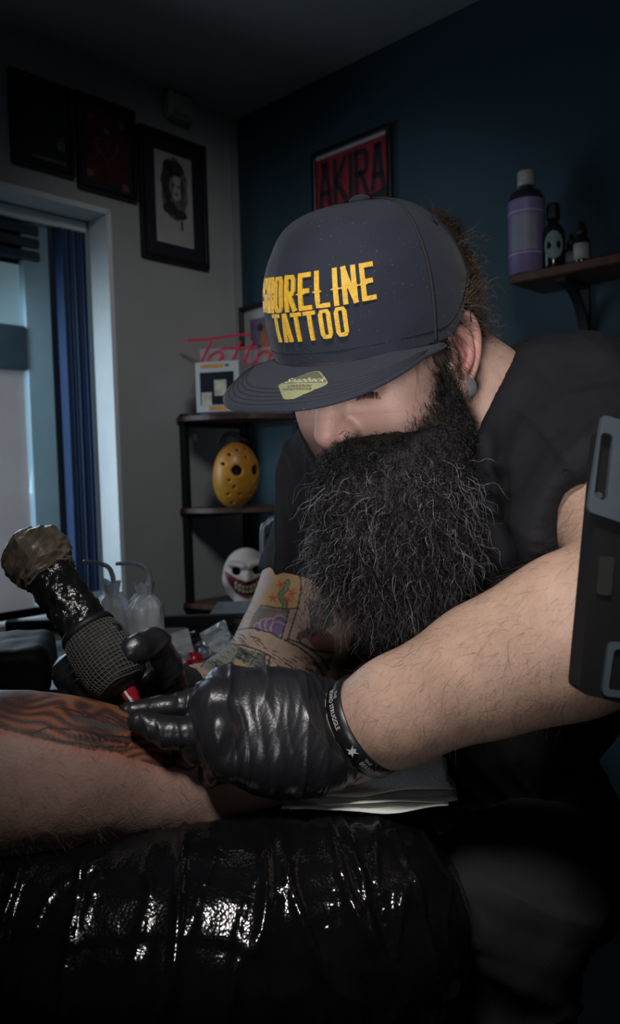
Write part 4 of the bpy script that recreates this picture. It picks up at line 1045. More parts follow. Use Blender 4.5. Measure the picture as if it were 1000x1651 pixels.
def flow(P, N):
    "combed direction of the beard: down and outward, forward at the moustache"
    L = (P - HO) @ HA.T
    dn = np.tile(np.array([0, 0, -1.0]), (len(P), 1))
    side = (P[:, 0] - Q(640, 800, .69)[0])[:, None] * np.array([[1.5, 0, 0]])
    D = dn + side + N * (.35 + .55 * rng.random((len(P), 1))) + rng.normal(size=P.shape) * .36
    must = np.exp(-((L[:, 2] + .045) / .016) ** 2 - ((L[:, 0] - .095) / .03) ** 2)[:, None]
    D = D * (1 - must * .6) + must * .6 * (np.sign(L[:, 1:2]) * HL * 1.0 - HU * .5 + HF * .35)
    return D / np.linalg.norm(D, axis=1, keepdims=True)
p0, n0 = sample(Vc, Fc, 17000, rng, keepf)
D = flow(p0, n0); Lh = (p0 - HO) @ HA.T
low = sstep(.06, -.13, p0[:, 2])
ln = (.013 + .022 * low) * (.5 + .9 * rng.random(len(p0)))
P, r = grow(p0 - n0 * .001, D, ln, 10, .0034, 1.9, .00024, rng, grav=6.0)
hair('beard_strands', P, r, m_beard, beard)
# short hairs where the beard thins out on the cheeks
_stub = np.concatenate([stub])
def _kf(c, n):
    L = (c - HO) @ HA.T; b = L[:, 2] + .55 * np.maximum(0, .075 - L[:, 0]) * -1
    return (L[:, 0] > .012) * (L[:, 0] < .085) * np.exp(-((L[:, 2] + .030 - .55 * (.060 - L[:, 0])) / .012) ** 2) * (n[:, 1] < .4) * (np.abs(L[:, 1]) > .02)
p1, n1 = sample(Vh, Fh, 1700, rng, _kf)
D1 = -HU * .9 + HF * .15 + n1 * .35 + rng.normal(size=p1.shape) * .3; D1 /= np.linalg.norm(D1, axis=1, keepdims=True)
P1, r1 = grow(p1, D1, .005 + .008 * rng.random(len(p1)), 6, .0012, 1.0, .00013, rng)
hair('cheek_stubble', P1, r1, m_beard, beard)
# longer wiry strands, coloured paler to stand in for glints on the beard
p0, n0 = sample(Vc, Fc, 800, rng, lambda c, n: (n[:, 1] < 0.2) & (c[:, 2] < 0.05))
D = flow(p0, n0) - n0 * .28; D /= np.linalg.norm(D, axis=1, keepdims=True); P, r = grow(p0 - n0 * .0005, D, .022 + .026 * rng.random(len(p0)), 12, .0040, 1.9, .00026, rng, grav=4.0)
hair('wiry_strands', P, r, mat('glint_beard_hair', (0.11, 0.105, 0.11), 0.28, var=0.6, vscale=90, spec=0.7), beard)

# ---- head hair drawn back under the cap
v = Vol(H(-.05, 0, .03) - .17, H(-.05, 0, .03) + .17, 0.003)
v.ell(H(-.030, 0, .040), (.084, .0800, .075), HA)
v.ell(H(-.090, 0, .048), (.052, .056, .060), HA, .02)
v.ell(H(-.075, 0, -.01), (.035, .055, .045), HA, .02)
v.ell(H(-.112, 0, .085), (.036, .040, .036), HA, .015)
for s in (-1, 1):
    v.cone(H(.040, s * .066, .040), H(-.01, s * .074, .045), .012, .014, .01)
    v.cone(H(.026, s * .0735, .035), H(.021, s * .0735, .005), .009, .008, .008)
Vc2, Fc2, Nc2 = v.mesh(); Lc = (Vc2 - HO) @ HA.T
hr = mo('hair', Vc2 + Nc2 * (.0018 * fbm(Vc2, 130, 5))[:, None], Fc2, mat('hair_underlayer', (0.020, 0.013, 0.010), 0.6, var=0.5, vscale=120, bump=0.5, bscale=400), person, q=True)
p0, n0 = sample(Vc2, Fc2, 5200, rng, lambda c, n: (n[:, 1] < 0.6) & (((c - HO) @ HA.T)[:, 2] < .105))
L = (p0 - HO) @ HA.T
D = -HF * 1.0 + HU * (.35 - 4.0 * (L[:, 2:3] - .06)) + n0 * .10 + rng.normal(size=p0.shape) * .11; sb_ = (L[:, 0] > .012)[:, None]
D = np.where(sb_, -HU * .9 - HF * .7 + n0 * .12 + rng.normal(size=p0.shape) * .12, D); D -= (D * n0).sum(1, keepdims=True) * n0 * .92; D /= np.linalg.norm(D, axis=1, keepdims=True)
P, r = grow(p0 - n0 * .0005, D, .028 + .034 * rng.random(len(p0)), 9, .0026, 1.1, .00024, rng, grav=3.0)
hair('hair_strands', P, r, mat('brown_hair', (0.062, 0.040, 0.028), 0.35, var=0.6, vscale=70, spec=0.6), hr)
p0, n0 = sample(Vc2, Fc2, 260, rng, lambda c, n: (((c - HO) @ HA.T)[:, 0] < -.05) & (((c - HO) @ HA.T)[:, 2] < .085) & (n[:, 1] < .6))
D = n0 * .45 - HF * .7 - HU * .25 + rng.normal(size=p0.shape) * .45; D /= np.linalg.norm(D, axis=1, keepdims=True)
P, r = grow(p0, D, .020 + .025 * rng.random(len(p0)), 9, .006, 1.3, .00018, rng)
hair('flyaway_strands', P, r, MATS['brown_hair'], hr)

# ---- ear plug and ear ring
ep = EARL(-.005, -.032, .0085); en = unit(unit(EARL(-.005, -.032, .02) - ep) * .7 - unit(ep) * .75)
prof = [(-.006, .0060), (-.0055, .0074), (.0008, .0090), (.0022, .0092), (.0030, .0086), (.0030, .0005)]
V, F = revolve(ep, ep + en, prof, 28); mo('ear_plug', V, F, mat('brushed_grey_plug', (0.26, 0.29, 0.30), 0.35, metal=0.6, var=0.35, vscale=200), person, q=True)
a0, a1, a2 = EARL(-.017, .031, .0125), EARL(-.020, .042, .013), EARL(-.026, .036, .012)
MBq = lambda P, r, n=8, closed=False: tube(P, r, n, True, closed)
V, F = MBq(spline([a0, EARL(-.014, .040, .014), a1, a2], 5), .0007); mo('ear_ring', V, F, m_blkmet, person, q=True)

# ---- t-shirt
lo = np.array([-.12, .50, -.52]); hi = np.array([.50, 1.26, .26])
v = Vol(lo, hi, 0.0034)
# sleeves first: cut and hollowed at their ends
dL = unit(unit(ELL - SHL) + np.array([.25, 0, .18])); dR = unit(ELR - SHR)
cL = SHL + (ELL - SHL) * .66; cR = SHR + (ELR - SHR) * .56
eL = cL + dL * .05; eR = cR + dR * .05
v.chain([SHL, SHL * .5 + cL * .5, cL, eL], [.080, .077, .072, .070], .02)
v.chain([SHR, SHR * .5 + cR * .5, cR, eR], [.073, .073, .071, .070], .02)
sl, x, y, z = v.blk(v.lo - 1, v.lo + v.n * v.h + 1)
def cut(p, n):
    pl = (x - p[0]) * n[0] + (y - p[1]) * n[1] + (z - p[2]) * n[2]; v.D = np.maximum(v.D, pl.astype(np.float32))
D0 = v.D; v.D = np.full(v.n, 1.0, np.float32)
v.chain([SHL, SHL * .5 + cL * .5, cL, eL], [.080, .077, .072, .070], .02); cut(cL, dL); DL = v.D
v.D = np.full(v.n, 1.0, np.float32); v.chain([SHR, SHR * .5 + cR * .5, cR, eR], [.073, .073, .071, .070], .02); cut(cR, dR)
v.D = np.minimum(v.D, DL)
v.cone(cL - dL * .030, cL + dL * .03, .0575, .0635, .004, 's'); v.cone(cR - dR * .03, cR + dR * .03, .060, .064, .004, 's')
DS = v.D; v.D = np.full(v.n, 1.0, np.float32)
trunk(v, .010)
v.cone(NKB, Q(850, 690, .86), .072, .074, .04); v.cone(SHL, Q(870, 690, .86), .07, .076, .05)
hh_ = np.clip(.5 + .5 * (DS - v.D) / .025, 0, 1); v.D = DS * (1 - hh_) + v.D * hh_ - .025 * hh_ * (1 - hh_)
v.cone(NKB * .9 + H(-.03, 0, -.03) * .1, H(-.02, 0, .0), .069, .085, .006, 's')
Vs, Fs_, Ns = v.mesh(); Vs = smooth_mesh(Vs, Fs_, 2, .5)
def folds(V):
    w = V + .03 * np.stack([vnoise(V, 9, 1), vnoise(V, 9, 2), vnoise(V, 9, 3)], 1)
    d = .0030 * fbm(w, 14, 6)
    a = V - SHL; rr_ = np.linalg.norm(a, axis=1)       # folds fanning from the armpit over the shoulder
    ang = np.arctan2(w[:, 2] - (SHL[2] - .05), w[:, 0] - (SHL[0] - .12))
    d += .0050 * ridge(ang * 13 + 2 * vnoise(V, 12, 4), 2.5) * sstep(.22, .08, rr_) * sstep(.03, .09, rr_)
    ph = (w[:, 0] * 75 - w[:, 2] * 18); d += .0030 * ridge(ph, 3) * sstep(.10, -.05, V[:, 2]) * sstep(.0, .12, V[:, 0])
    d += .0100 * creases(V, [1, -.5, .15], 24, 5, 3, 2.5) * sstep(.16, .02, V[:, 2]) + .0042 * creases(V, [.8, -.3, .5], 40, 7, 8, 3.0)
    b = V - SHR; rb = np.linalg.norm(b, axis=1); d += .0030 * ridge(w[:, 2] * 70 + w[:, 0] * 60, 3) * sstep(.2, .1, rb)
    return d
Vs = smooth_mesh(Vs + Ns * folds(Vs)[:, None], Fs_, 2, .5)
m_tee = mat('black_cotton_jersey', (0.0090, 0.0090, 0.0108), 0.85, var=0.15, vscale=60, bump=0.25, bscale=900, spec=0.2)
tee = mo('t_shirt', Vs, Fs_, m_tee, person, q=True)
def ring_at(c, n, r, rad, name):
    u = unit(np.cross(n, [0.3, 0.9, 0.1])); w = np.cross(n, u); P = [c + r * (math.cos(a) * u + math.sin(a) * w) for a in np.linspace(0, 2 * math.pi, 48, endpoint=False)]
    V, F = tube(P, rad, 8, False, True); mo(name, V, F, m_tee, tee, q=True)
ring_at(cL - dL * .004, dL, .0685, .0034, 'sleeve_hem'); ring_at(cR - dR * .004, dR, .0685, .0034, 'sleeve_hem')

# ---- trousers: seat, thighs, shins
KNL, KNR = Q(825, 1450, .72), Q(545, 1480, 1.04)
v = Vol(np.array([-.25, .45, -.75]), np.array([.50, 1.30, -.28]), 0.0045)
v.ell(PEL - np.array([0, 0, .03]), (.19, .16, .11), None)
v.chain([PEL + np.array([.08, -.03, -.03]), KNL], [.095, .070], .05); v.chain([PEL + np.array([-.09, 0, -.04]), KNR], [.095, .07], .05)
v.cone(KNL, KNL + np.array([.01, .06, -.17]), .066, .058, .03); v.cone(KNR, KNR + np.array([.0, .06, -.17]), .066, .058, .03)
Vp, Fp, Np = v.mesh(); w = Vp + .03 * np.stack([vnoise(Vp, 8, 1), vnoise(Vp, 8, 2), vnoise(Vp, 8, 3)], 1)
Vp = Vp + Np * (.009 * creases(Vp, [.5, .2, 1], 30, 6, 4, 3.0) + .0045 * ridge(w[:, 2] * 110 + w[:, 0] * 40, 3) + .003 * fbm(w, 14, 8))[:, None]
mo('trousers', Vp, Fp, mat('charcoal_trousers', (0.008, 0.0085, 0.010), 0.85, var=0.15, vscale=80, bump=0.25, bscale=700), person, q=True)

# ---- forearm hair
p0, n0 = sample(Val, Fal, 5200, rng, lambda c, n: (n[:, 1] < .5) & (c[:, 0] < .36) & (n[:, 2] > -.75))
ax = unit(WRL - ELL); D = ax * .55 + n0 * .45 + np.array([0, 0, -.45]) + rng.normal(size=p0.shape) * .45; D /= np.linalg.norm(D, axis=1, keepdims=True)
t_ = (p0 - ELL) @ ax; ok = (t_ > -.02) & (t_ < np.linalg.norm(WRL - ELL) - .012); p0, n0, D = p0[ok], n0[ok], D[ok]
P, r = grow(p0 - n0 * .0005, D, .008 + .014 * rng.random(len(p0)), 7, .0022, .5, .000062, rng, grav=8.0)
hair('arm_hair', P, r, m_hair, person)
p0, n0 = sample(Var, Far, 1500, rng, lambda c, n: (n[:, 1] < .6) & (c[:, 2] < -.10))
D = unit(WRR - ELR) * .6 + n0 * .55 + rng.normal(size=p0.shape) * .3; D /= np.linalg.norm(D, axis=1, keepdims=True)
P, r = grow(p0 - n0 * .0005, D, .006 + .007 * rng.random(len(p0)), 5, .0010, .6, .00009, rng)
hair('arm_hair', P, r, mat('pale_arm_hair', (0.10, 0.08, 0.065), 0.4, var=0.3), person)

# ---- cap
CO = np.array([.0625, .742, .165]); cy_, cp_, cr_ = math.radians(35), math.radians(21), math.radians(-2.9)   # cap centre and turn
_f = np.array([-math.sin(cy_), -math.cos(cy_), 0]); _l = np.array([math.cos(cy_), -math.sin(cy_), 0])
CF = math.cos(cp_) * _f - math.sin(cp_) * u0; _u = math.cos(cp_) * u0 + math.sin(cp_) * _f
CLv = math.cos(cr_) * _l + math.sin(cr_) * _u; CU = math.cos(cr_) * _u - math.sin(cr_) * _l
def C(f, l, u): return CO + f * CF + l * CLv + u * CU
AF, AB, BB, HH = .112, .113, .0895, .124
def zbase(th):
    a = abs((th + math.pi) % (2 * math.pi) - math.pi); t = min(max((a - 1.18) / .85, 0), 1); return .036 * t * t * (3 - 2 * t)
def crown(th, z):
    "point on the crown: th angle from the front, z height 0..HH"
    c, s = math.cos(th), math.sin(th); w = 0.5 + 0.5 * c
    n = 2.15 + 1.65 * w ** 1.3
    a = AF if c > 0 else AB
    R = 1 / math.sqrt((c / a) ** 2 + (s / BB) ** 2)
    t = min(max(z / HH, 0), 1); k = max(1 - t ** n, 0) ** (1 / n)
    lean = 1 + .05 * w ** 2 * math.sin(math.pi * min(t / .75, 1))
    return C(R * c * k * lean - .006 * t, R * s * k * lean, z)
def crown_n(th, z):
    e = 1e-3; z = min(z, HH * .985); a = crown(th + e, z) - crown(th - e, z); b = crown(th, z + 2e-4) - crown(th, z - 2e-4); return unit(np.cross(a, b))
NT, NZ = 128, 46
cap = None; V = []; 
zz = [HH * math.sin(i / (NZ - 1) * math.pi / 2) for i in range(NZ)]
SEAM = [math.radians(a) for a in (62, -62, 120, -120, 180)]
for z in zz:
    for k in range(NT):
        th = 2 * math.pi * k / NT; z2 = zbase(th) + z * (HH - zbase(th)) / HH; V.append(crown(th, min(z2, HH * .9995)))
V = np.array(V); F = np.array([(i * NT + k, i * NT + (k + 1) % NT, (i + 1) * NT + (k + 1) % NT, (i + 1) * NT + k) for i in range(NZ - 1) for k in range(NT)])
cc = C(0, 0, .04); nn = V - cc; nn /= np.linalg.norm(nn, axis=1, keepdims=True)
V = V + nn * (.0011 * fbm(V, 22, 2) + .0004 * vnoise(V, 70, 3))[:, None]
def twill(name, col, sheen=0.3):
    m = mat(name, col, 0.82, var=0.10, vscale=40, bump=0.15, bscale=1100, sheen=sheen, spec=0.25); nt = m.node_tree
    wv = nt.nodes.new('ShaderNodeTexWave'); wv.inputs['Scale'].default_value = 420; wv.bands_direction = 'DIAGONAL'; wv.inputs['Distortion'].default_value = 1.0
    tc = [n for n in nt.nodes if n.type == 'TEX_COORD'][0]; nt.links.new(tc.outputs['Object'], wv.inputs['Vector'])
    bp = nt.nodes.new('ShaderNodeBump'); bp.inputs['Strength'].default_value = 0.18; bp.inputs['Distance'].default_value = 0.0008
    nt.links.new(wv.outputs['Color'], bp.inputs['Height']); old = [n for n in nt.nodes if n.type == 'BUMP' and n != bp][0]
    ln = nt.nodes.new('ShaderNodeTexNoise'); ln.inputs['Scale'].default_value = 700; ln.inputs['Detail'].default_value = 1; nt.links.new(tc.outputs['Object'], ln.inputs['Vector'])
    lr = nt.nodes.new('ShaderNodeMapRange'); lr.inputs['From Min'].default_value = .74; lr.inputs['From Max'].default_value = .80; nt.links.new(ln.outputs['Fac'], lr.inputs['Value'])
    lm = nt.nodes.new('ShaderNodeMix'); lm.data_type = 'RGBA'; lm.inputs['B'].default_value = (.14, .15, .17, 1); nt.links.new(lr.outputs['Result'], lm.inputs['Factor'])
    bs = nt.nodes['Principled BSDF']; src = bs.inputs['Base Color'].links[0].from_socket; nt.links.new(src, lm.inputs['A']); nt.links.new(lm.outputs['Result'], bs.inputs['Base Color'])
    nt.links.new(old.outputs['Normal'], bp.inputs['Normal']); nt.links.new(bp.outputs['Normal'], nt.nodes['Principled BSDF'].inputs['Normal']); return m
m_cap = twill('black_cap_twill', (0.0140, 0.0180, 0.0285), 0.05); m_seam = mat('cap_seam_thread', (0.005, 0.005, 0.007), 0.8)
cap = mo('cap', V, F, m_cap, person, q=True)
for th in SEAM:
    for off in (0.0,):
        P = np.array([crown(th, z) + crown_n(th, z) * .0004 for z in np.linspace(zbase(th) + .0005, HH * .997, 40)])
        V, F = tube(P, .0015, 6); mo('seam', V, F, m_seam, cap, q=True)
P = np.array([crown(a, .010 + zbase(a)) + crown_n(a, .010 + zbase(a)) * .0002 for a in np.linspace(-2.4, 2.4, 90)]); V, F = tube(P, .0005, 5); mo('band_stitch', V, F, m_seam, cap, q=True)
v = Vol(C(0, 0, HH) - .02, C(0, 0, HH) + .02, .001); v.ell(C(-.006, 0, HH + .0015), (.0095, .0095, .0048), np.array([CF, CLv, CU])); V, F, _ = v.mesh(); mo('button', V, F, m_cap, cap, q=True)
for th, z in ((1.62, .098), (2.6, .095), (-1.62, .098)):
    c = crown(th, z); n = crown_n(th, z); u = unit(np.cross(n, CU)); w = np.cross(n, u)
    V, F = tube([c + n * .0006 + .0042 * (math.cos(a) * u + math.sin(a) * w) for a in np.linspace(0, 2 * math.pi, 20, endpoint=False)], .0010, 6, False, True); mo('eyelet', V, F, m_cap, cap, q=True)
# brim
BT = math.radians(68)
def brim_z(f, l): return .004 - .20 * max(f - AF * .75, 0) - .9 * l * l - 1.2 * max(f - .12, 0) ** 2
def brim_pt(s, w):
    th = s * BT; c, sn = math.cos(th), math.sin(th); R = 1 / math.sqrt((c / AF) ** 2 + (sn / BB) ** 2) * .985
    fi, li = R * c, R * sn; ps = s * math.pi / 2
    fo = .040 + .143 * abs(math.cos(ps)) ** .62; lo_ = .0910 * math.copysign(abs(math.sin(ps)) ** .80, s)
    return fi + (fo - fi) * w, li + (lo_ - li) * w
NS_, NW = 61, 16; V = []
for side in (0, 1):
    for i in range(NS_):
        for j in range(NW):
            f, l = brim_pt(-1 + 2 * i / (NS_ - 1), j / (NW - 1)); ed = .0008 if j == NW - 1 else 0
            V.append(C(f, l, brim_z(f, l) + (-.0034 + ed if side else -ed)))
n1_ = NS_ * NW; F = []
for i in range(NS_ - 1):
    for j in range(NW - 1):
        a = i * NW + j; F += [(a, a + 1, a + NW + 1, a + NW), (n1_ + a, n1_ + a + NW, n1_ + a + NW + 1, n1_ + a + 1)]
    a = i * NW + NW - 1; F.append((a, n1_ + a, n1_ + a + NW, a + NW))
for i in (0, NS_ - 1):
    for j in range(NW - 1): a = i * NW + j; F.append((a, a + 1, n1_ + a + 1, n1_ + a))
brim = mo('brim', np.array(V), F, m_cap, cap, q=True); fix_normals(brim)
for w in (.58, .66, .74, .82, .90):
    P = []
    for s in np.linspace(-.9, .9, 70): f, l = brim_pt(s, w); P.append(C(f, l, brim_z(f, l) + .0001))
    V, F = tube(np.array(P), .00042, 5); mo('brim_stitch', V, F, m_seam, cap, q=True)
# embroidery on the front panel
def on_crown(xy, h, z0, sc=1.0):
    out = []
    for x_, y_ in xy:
        th = x_ / .100; z = z0 + y_; out.append(crown(-th * -1.0 * DIRX, z) + crown_n(-th * -1.0 * DIRX, z) * h)
    return np.array(out)
DIRX = 1.0
m_gold = mat('gold_embroidery', (0.60, 0.36, 0.025), 0.5, var=0.18, vscale=300, bump=0.5, bscale=900)
V, F = strips_mesh(stroke_word('SHORELINE', .0250, .0070, .0027, .0036, True), lambda xy, h: on_crown(xy, h + .0003, .0595), .0016)
o = mo('lettering', V, F, m_gold, cap, q=True, smooth=False); fix_normals(o)
V, F = strips_mesh(stroke_word('TATTOO', .0205, .0058, .0023, .0032), lambda xy, h: on_crown(xy, h + .0003, .0325), .0016)
o = mo('lettering', V, F, m_gold, cap, q=True, smooth=False); fix_normals(o)
# sticker on the brim
SF, SLt = .146, .010
def on_brim(x_, y_, h):
    "sticker coordinates: x to the wearer's left, y towards the crown"
    f, l = SF - y_, SLt + x_; return C(f, l, brim_z(f, l) + h)
def flat(name, pts, m, h, parent):
    "thin sheet that follows the brim: rings from the rim to the centre"
    P = np.array(pts, float); c = P.mean(0); n = len(P); V = []; F = []; K = 6
    for k in range(K):
        V += [on_brim(a, b, h) for a, b in c + (P - c) * (1 - k / K)]
    V += [on_brim(c[0], c[1], h)] + [on_brim(a, b, h - .0005) for a, b in P]
    for k in range(K - 1): F += [(k * n + i, k * n + (i + 1) % n, (k + 1) * n + (i + 1) % n, (k + 1) * n + i) for i in range(n)]
    F += [((K - 1) * n + i, (K - 1) * n + (i + 1) % n, K * n) for i in range(n)] + [(i, K * n + 1 + i, K * n + 1 + (i + 1) % n, (i + 1) % n) for i in range(n)]
    o = mo(name, np.array(V), F, m, parent, q=True, smooth=False); fix_normals(o); return o
def rpoly(pts, r=.004, n=5):
    out = []; P = [np.array(p, float) for p in pts]; m = len(P)
    for i in range(m):
        a, b, c = P[i - 1], P[i], P[(i + 1) % m]; d1 = unit(a - b); d2 = unit(c - b)
        s0, s1 = b + d1 * r, b + d2 * r
        for t in np.linspace(0, 1, n): out.append((1 - t) ** 2 * s0 + 2 * t * (1 - t) * b + t * t * s1)
    return out
m_stk = mat('pale_olive_foil', (0.34, 0.36, 0.20), 0.3, metal=0.3, var=0.1); m_stk2 = mat('dark_olive_foil', (0.13, 0.145, 0.085), 0.35, metal=0.2, var=0.1)
flat('sticker', rpoly([(-.025, .000), (-.004, .022), (.004, .022), (.025, .000), (.004, -.024), (-.004, -.024)]), m_stk, .0006, cap)
flat('sticker_field', rpoly([(-.0225, .001), (-.003, .0205), (.003, .0205), (.0225, .001)], .003), m_stk2, .0009, cap)
for txt, size, y0, xs, mm in (('Snapback', .0112, .0044, .92, mat('pale_sticker_ink', (0.55, 0.57, 0.42), 0.4)), ('ORIGINAL', .0046, -.0050, 1.15, m_ink), ('HEADWEAR', .0046, -.0098, 1.15, m_ink)):
    tv, tf = text_verts(txt, size, .18 if txt[0] == 'S' else .1, xs)
    mo('sticker_lettering', np.array([on_brim(a, b + y0, .0013) for a, b in tv]), tf, mm, cap, q=True, smooth=False)

# ================================================================== gloves
m_glove = mat('black_nitrile', (0.0175, 0.018, 0.021), 0.33, var=0.15, vscale=60, bump=0.12, bscale=500, spec=0.6)
def glove_finish(V, F, N, ax, wrist, seeds, amp=1.0, cuff=None):
    "stretch wrinkles running across the hand"
    ax = unit(ax); m = sstep(-.35, .45, vnoise(V, 22, seeds))
    d = .0024 * amp * creases(V, ax, 62, 7, seeds, 4.0) * (.25 + .75 * m) + .0010 * amp * creases(V, unit(ax + np.array([0, .1, .35])), 130, 13, seeds + 5, 4.0) * (.3 + .7 * (1 - m)) + .0004 * amp * creases(V, ax, 260, 30, seeds + 9, 3.0)
    return smooth_mesh(V + N * d[:, None], F, 1, .5)
# ---- his left hand, stretching the skin (fingers to the left)
K1, K2, K3, K4 = Q(362, 1112, .668), Q(345, 1140, .638), Q(352, 1185, .618), Q(375, 1225, .612)
v = Vol(np.array([-.21, .52, -.30]), np.array([.10, .78, -.10]), 0.00125)
wc = WRL + unit(ELL - WRL) * .009
v.cone(wc + unit(ELL - WRL) * .004, WRL, .0405, .0390)
for K, r in ((K1, .0175), (K2, .019), (K3, .0185), (K4, .016)):
    v.cone(WRL * .75 + K * .25, K, .030, r, .022)
v.ell(Q(440, 1165, .650), (.050, .028, .040), None, .03)
for K, r in ((K1, .0165), (K2, .0185), (K3, .0180)): v.ell(K + np.array([.002, -.006, .005]), (r, r, r), None, .008)
v.ell(Q(465, 1225, .640), (.040, .026, .026), None, .03)
def finger(v, P, R, k=.004): v.chain(P, R, k)
finger(v, [K1, Q(305, 1136, .662), Q(255, 1143, .660), Q(206, 1147, .657)], [.0135, .0108, .0100, .0082])          # index
finger(v, [K2, Q(318, 1182, .618), Q(272, 1182, .614), Q(225, 1163, .616)], [.0160, .0132, .0118, .0092])         # middle
finger(v, [K3, Q(318, 1208, .622), Q(300, 1220, .640), Q(310, 1228, .655)], [.0150, .0120, .0105, .0088])         # ring
finger(v, [K4, Q(352, 1240, .620), Q(338, 1248, .640), Q(350, 1250, .655)], [.0140, .0110, .0095, .0080])         # little
finger(v, [Q(452, 1130, .690), Q(385, 1112, .705), Q(332, 1120, .705), Q(300, 1145, .695)], [.021, .0150, .0120, .0095], .006)   # thumb
cut_n = unit(ELL - WRL); v.half(WRL + cut_n * .012, unit(cut_n + np.array([.0, .0, .10])))
V, F, N = v.mesh(); V = smooth_mesh(V, F, 1, .4)
V = glove_finish(V, F, N, unit(WRL - K2), WRL, 3, 1.0)
# knuckle tension folds across the back of the hand
gl = mo('glove', V, F, m_glove, person, q=True); gl['label'] = 'black glove on the hand stretching the skin'
# rolled cuff
u = unit(np.cross(cut_n, [0.2, 0.9, 0.1])); w = np.cross(cut_n, u); cc = WRL + cut_n * .011
P = [cc + .0405 * (math.cos(a) * u + math.sin(a) * w) + cut_n * .0025 * math.sin(3 * a + 1) for a in np.linspace(0, 2 * math.pi, 60, endpoint=False)]
Vr, Fr = tube(P, .0018, 8, False, True); mo('cuff_roll', Vr, Fr, m_glove, gl, q=True)
# wristband
bc = WRL + cut_n * .022; tl = unit(cut_n + np.array([0.0, 0.0, 0.10])); u = unit(np.cross(tl, [0, 1.0, 0])); w = np.cross(tl, u)
RB_ = .0425
def band(a, s, h): return bc + (RB_ + h) * (math.cos(a) * u + math.sin(a) * w) + tl * s
NA = 72; V = []; pr = [(-.0080, .0), (-.0076, .0012), (.0076, .0012), (.0080, .0), (.0076, -.0008), (-.0076, -.0008)]
for i in range(NA):
    for s, h in pr: V.append(band(2 * math.pi * i / NA, s, h))
n = len(pr); F = [(i * n + k, i * n + (k + 1) % n, ((i + 1) % NA) * n + (k + 1) % n, ((i + 1) % NA) * n + k) for i in range(NA) for k in range(n)]
wb = mo('wristband', np.array(V), F, mat('black_silicone', (0.010, 0.010, 0.011), 0.35), person, q=True); fix_normals(wb)
acam = math.atan2(np.dot(unit(-bc), w), np.dot(unit(-bc), u))
sgn = 1.0 if band(acam + .3, 0, 0)[2] < band(acam, 0, 0)[2] else -1.0      # text runs downwards
m_wt = mat('white_print', (0.55, 0.56, 0.56), 0.5, var=0.2, vscale=200)
def band_text(txt, size, a_c, s_c, xs=1.0):
    tv, tf = text_verts(txt, size, 0, xs)
    V = np.array([band(a_c + sgn * x / RB_, s_c + y, .0015) for x, y in tv]); mo('lettering', V, tf, m_wt, wb, q=True, smooth=False)
band_text('THE', .0042, acam - sgn * .86, .0030); band_text('BEARD STRUGGLE', .0056, acam - sgn * .62, -.0018, .82)
band_text('THE', .0042, acam + sgn * .62, .0030); band_text('BEARD STRUGGLE', .0056, acam + sgn * .98, -.0018, .82)
cz = [(-.5, .4), (-.25, .1), (0, .45), (.25, .1), (.5, .4), (.2, -.1), (.5, -.5), (.2, -.35), (0, -.6), (-.2, -.35), (-.5, -.5), (-.2, -.1)]
V = np.array([band(acam + sgn * (.28 + x * .0085 / RB_), y * .0085, .0015) for x, y in cz] + [band(acam + sgn * .28, 0, .0015)])
mo('emblem', V, [(12, i, (i + 1) % 12) for i in range(12)], m_wt, wb, q=True, smooth=False)
# ---- his right hand holding the machine
TIP, TOPM = Q(224, 1140, .660), Q(58, 893, .715)
MX = unit(TIP - TOPM); ML = np.linalg.norm(TIP - TOPM)
v = Vol(np.array([-.27, .60, -.245]), np.array([-.08, .83, -.085]), 0.00125)
v.cone(WRR + unit(ELR - WRR) * .03, WRR, .0345, .0330)
v.ell(Q(225, 1105, .750), (.044, .026, .030), None, .02); v.cone(WRR, Q(215, 1100, .750), .031, .028, .02)
finger(v, [Q(278, 1118, .735), Q(272, 1075, .712), Q(250, 1036, .690), Q(222, 1046, .668), Q(212, 1052, .664)], [.0160, .0125, .0125, .0108, .0098], .004)   # index over the grip
finger(v, [Q(255, 1125, .735), Q(238, 1142, .705), Q(212, 1145, .690), Q(186, 1138, .676)], [.0150, .0112, .0100, .0085], .004)                       # middle under the tip
finger(v, [Q(200, 1110, .755), Q(140, 1082, .750), Q(118, 1084, .722), Q(150, 1108, .692), Q(178, 1122, .682)], [.0180, .0165, .0170, .0135, .0105], .006)   # thumb round the far side
finger(v, [Q(190, 1130, .745), Q(140, 1118, .735), Q(118, 1122, .715), Q(140, 1135, .70)], [.0160, .0135, .0120, .0105], .005)                         # ring
finger(v, [Q(200, 1140, .748), Q(160, 1140, .745), Q(140, 1142, .73), Q(155, 1150, .715)], [.0140, .0115, .0105, .0095], .005)                         # little
v.half(WRR + unit(ELR - WRR) * .012, ELR - WRR)
V, F, N = v.mesh(); V = smooth_mesh(V, F, 1, .4); V = glove_finish(V, F, N, np.array([.5, 0, -.85]), WRR, 13, .9)
gr = mo('glove', V, F, m_glove, person, q=True); gr['label'] = 'black glove on the hand gripping the machine'

